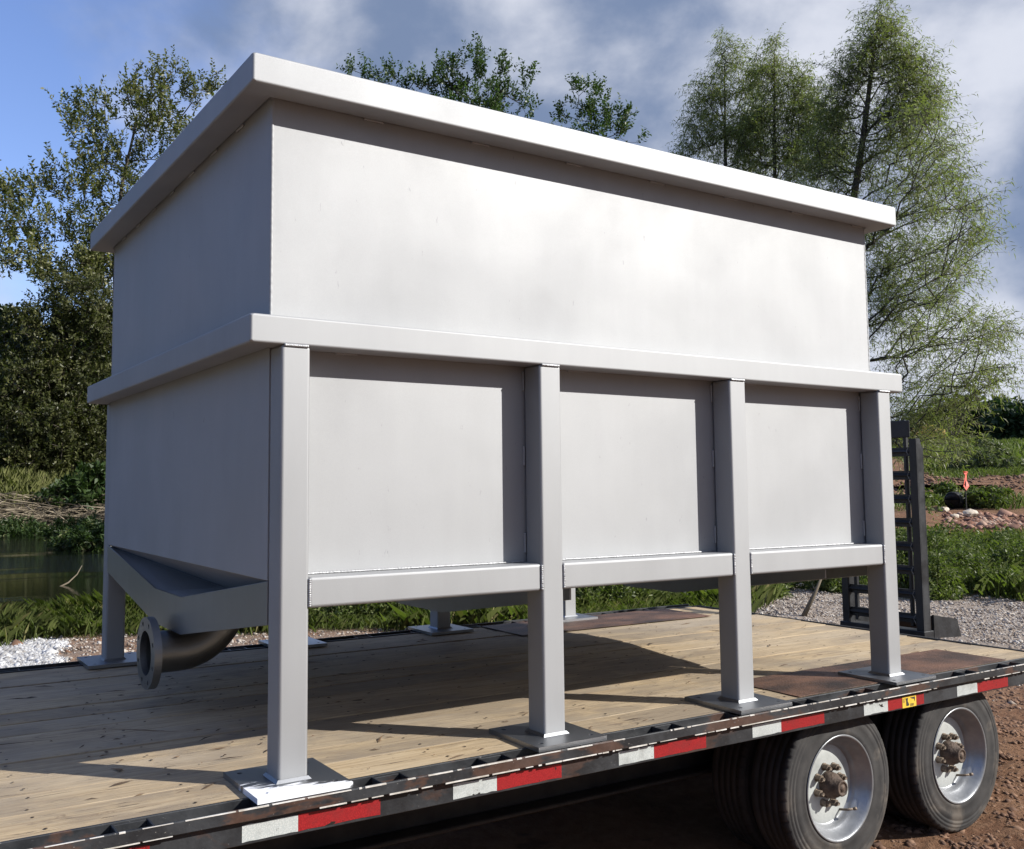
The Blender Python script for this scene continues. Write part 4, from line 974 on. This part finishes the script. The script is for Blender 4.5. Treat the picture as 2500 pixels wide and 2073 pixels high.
def tb(name, m, *a, bev=.0015, seg=1, par=TK):
    bm = bmesh.new(); box(bm, *a, bev, seg); return from_bm(name, bm, m, par)
W0, W1 = BI, TL - BI
for nm, y0 in (('side_wall', BI), ('side_wall', TD - BI - .006)):
    tb(nm, STEEL, W0 + .0065, W1 - .0065, y0, y0 + .006, .575, ZRT - .03, bev=0)
for nm, x0_ in (('end_wall', W0), ('end_wall', W1 - .006)):
    tb(nm, STEEL, x0_, x0_ + .006, BI, TD - BI, .575, ZRT - .03, bev=0)
def bead(name, pts_fn, n, r, par, m=WELD, amp=.18, seg=7):
    bm = bmesh.new(); pts = [pts_fn(i / (n * 4)) for i in range(n * 4 + 1)]
    rad = [r * (1 - amp * .5 + amp * abs(math.sin(math.pi * i / 4)) + random.uniform(-.22, .22) * amp) for i in range(n * 4 + 1)]
    tube(bm, pts, rad, seg); return from_bm(name, bm, m, par, True)
for (cx_, cy_) in ((W0 + .004, BI + .004), (W1 - .004, BI + .004), (W0 + .004, TD - BI - .004), (W1 - .004, TD - BI - .004)):
    bead('corner_weld', lambda f: (cx_, cy_, ZBT + .001 + (ZRB - ZBT - .002) * f), 26, .0060, TK, STEEL, .14, 16)
# legs with base plates
def hole_xy(cx_, cy_): return [circ(cx_ + a, cy_ + b, .0085, 12) for a in (-.108, .108) for b in (-.108, .108)]
def make_leg(x, y, zb, plate_m, far):
    lg = tb('leg', STEELT, x, x + TT, y, y + TT, .0, ZBB - .0005, bev=.0095, seg=4)
    cx_, cy_ = x + TT / 2, y + TT / 2; bm = bmesh.new()
    q = .1461; holed(bm, [(-q, -q), (q, -q), (q, q), (-q, q)], hole_xy(0, 0), 'z', zb, -.0002)
    bp = from_bm('base_plate', bm, plate_m, lg); bp.location = (cx_, cy_, 0)
    # fillet weld round the foot
    bm = bmesh.new(); h = TT / 2; f = .0085
    lo = [(-h - f, -h - f), (h + f, -h - f), (h + f, h + f), (-h - f, h + f)]; hi = [(-h - .0006, -h - .0006), (h + .0006, -h - .0006), (h + .0006, h + .0006), (-h - .0006, h + .0006)]
    A = [bm.verts.new((cx_ + a, cy_ + b, .0)) for a, b in lo]; B = [bm.verts.new((cx_ + a, cy_ + b, .009)) for a, b in hi]
    for k in range(4): bm.faces.new((A[k], A[(k + 1) % 4], B[(k + 1) % 4], B[k]))
    from_bm('foot_weld', bm, STEELP, lg)
    ys = y if not far else y + TT
    s = -1 if not far else 1
    bead('top_weld', lambda t_: (x + .008 + (TT - .016) * t_, ys + s * .0008, ZBB - .001), 13, .0052, lg)
    return lg
for i, x in enumerate(PX):
    lg_ = make_leg(x, 0., -.0126 if i == 3 else DZ + .0004, STEELW if i == 0 else STEELP, False)
    if i == 0: lg_.children[0]['label'] = 'base plate smeared with white paint'
    make_leg(x, TD - TT, -.0126 if i in (3,) else DZ + .0004, STEELP, True)
# beams between legs
for y0, s, yf in ((.002, -1, .002), (TD - TT + .002, 1, TD - .002)):
    for a, b in zip(PX, PX[1:]):
        bmo = tb('cross_beam', STEELT, a + TT + .001, b - .001, y0, y0 + TT - .006, ZLB, ZLT, bev=.0095, seg=4)
        for xe in (a + TT + .0015, b - .0015):
            bead('beam_weld', lambda t_: (xe, yf + s * .0015, ZLB + .004 + (ZLT - ZLB - .008) * t_), 13, .0055, bmo)
        bead('wall_weld', lambda t_: (a + TT + .01 + (b - a - TT - .02) * t_, BI - .003 if s < 0 else TD - BI + .003, ZLT + .002), 70, .0042, bmo)
# stitch welds under the rim, the belt and behind the legs
for k in range(7):
    x = .42 + k * .43; bead('stitch_weld', lambda t_: (x + .075 * t_, BI - .004, ZRB + .0005), 9, .0045, TK, STEELT)
    bead('stitch_weld', lambda t_: (BI - .004, .35 + k * .28 + .07 * t_, ZRB + .0005), 9, .0045, TK, STEELT)
for i in (1, 2, 3):
    for z in (1.20, .93, .62): bead('stitch_weld', lambda t_: (PX[i] - .002, BI - .003, z + .07 * t_), 9, .0042, TK, STEELT)
for k in range(3): bead('stitch_weld', lambda t_: (.32 + k * .95 + .08 * t_, BI - .004, ZBB + .0005), 9, .0045, TK, STEELT)
# hopper bottom: a V trough carried by cross plates
ys_ = (.0985, 1.006, 1.388, TD - .0985); TZ = (.572, .437, .437, .572); BZ = (.440, .296, .296, .440)
bm = bmesh.new()
prism(bm, [(ys_[i], TZ[i] - .012) for i in range(4)] + [(ys_[i], TZ[i] - .018) for i in (3, 2, 1, 0)], 'x', .106, 3.09); from_bm('hopper_floor', bm, STEEL, TK)
for xa in (.0985, 1.27, 2.72, 3.0935):
    bm = bmesh.new(); poly = [(ys_[i], TZ[i]) for i in range(4)] + [(TD - .1, BZ[3])] + [(ys_[2], BZ[2]), (ys_[1], BZ[1]), (.1, BZ[0])]
    prism(bm, poly, 'x', xa, xa + .007); bmesh.ops.bevel(bm, geom=[e for e in bm.edges], offset=.0012, segments=1, affect='EDGES'); from_bm('hopper_end_plate', bm, STEELP, TK)
# sloping end sheets rising from the trough to the end walls
for xa, xb in ((W0 + .002, .46), (W1 - .002, 2.73)):
    zx_ = lambda z: xa + (.577 - z) / (.577 - .40) * (xb - xa)
    bm = bmesh.new(); A = [bm.verts.new(p) for p in [(xa, ys_[0] + .003, .577), (xa, ys_[3] - .003, .577)] + [(zx_(TZ[i] - .011), ys_[i] + (.003 if i == 0 else -.003 if i == 3 else 0), TZ[i] - .011) for i in (3, 2, 1, 0)]]; bm.faces.new(A)
    o = from_bm('hopper_slope', bm, STEEL, TK); sm = o.modifiers.new('thickness', 'SOLIDIFY'); sm.thickness = .005; sm.offset = 0
# weld line where slope meets trough
for i in range(3):
    a, b = (ys_[i], TZ[i] - .010), (ys_[i + 1], TZ[i + 1] - .010)
    zx = lambda z: W0 + .002 + (.577 - z) / (.577 - .40) * (.46 - W0 - .002)
    bead('slope_weld', lambda t_: (zx(a[1] + (b[1] - a[1]) * t_) - .006, a[0] + (b[0] - a[0]) * t_, a[1] + (b[1] - a[1]) * t_ + .002), 40, .006, TK, STEELP)
# outlet elbow and flange
EY, EZ, ER = 1.197, .206, .082
bm = bmesh.new(); pts = [(.040, EY, EZ), (.09, EY, EZ), (.14, EY, EZ)]; Rb = .212
for k in range(1, 17):
    a = math.pi / 2 * k / 16; pts.append((.14 + Rb * math.sin(a), EY, EZ + Rb * (1 - math.cos(a))))
tube(bm, pts, ER, 40, False); tube(bm, pts[::-1], ER - .007, 40, False)
EL = from_bm('outlet_elbow', bm, PIPE, TK, True)
bm = bmesh.new(); holed(bm, circ(EY, EZ, .140, 56), [circ(EY, EZ, .0865, 40)] + [circ(EY + .117 * math.cos(2 * math.pi * (k + .5) / 8), EZ + .117 * math.sin(2 * math.pi * (k + .5) / 8), .0095, 12) for k in range(8)], 'x', .016, .046)
from_bm('flange', bm, m_steel('flange_steel', .46, (.34, .345, .355), var=.09), EL)
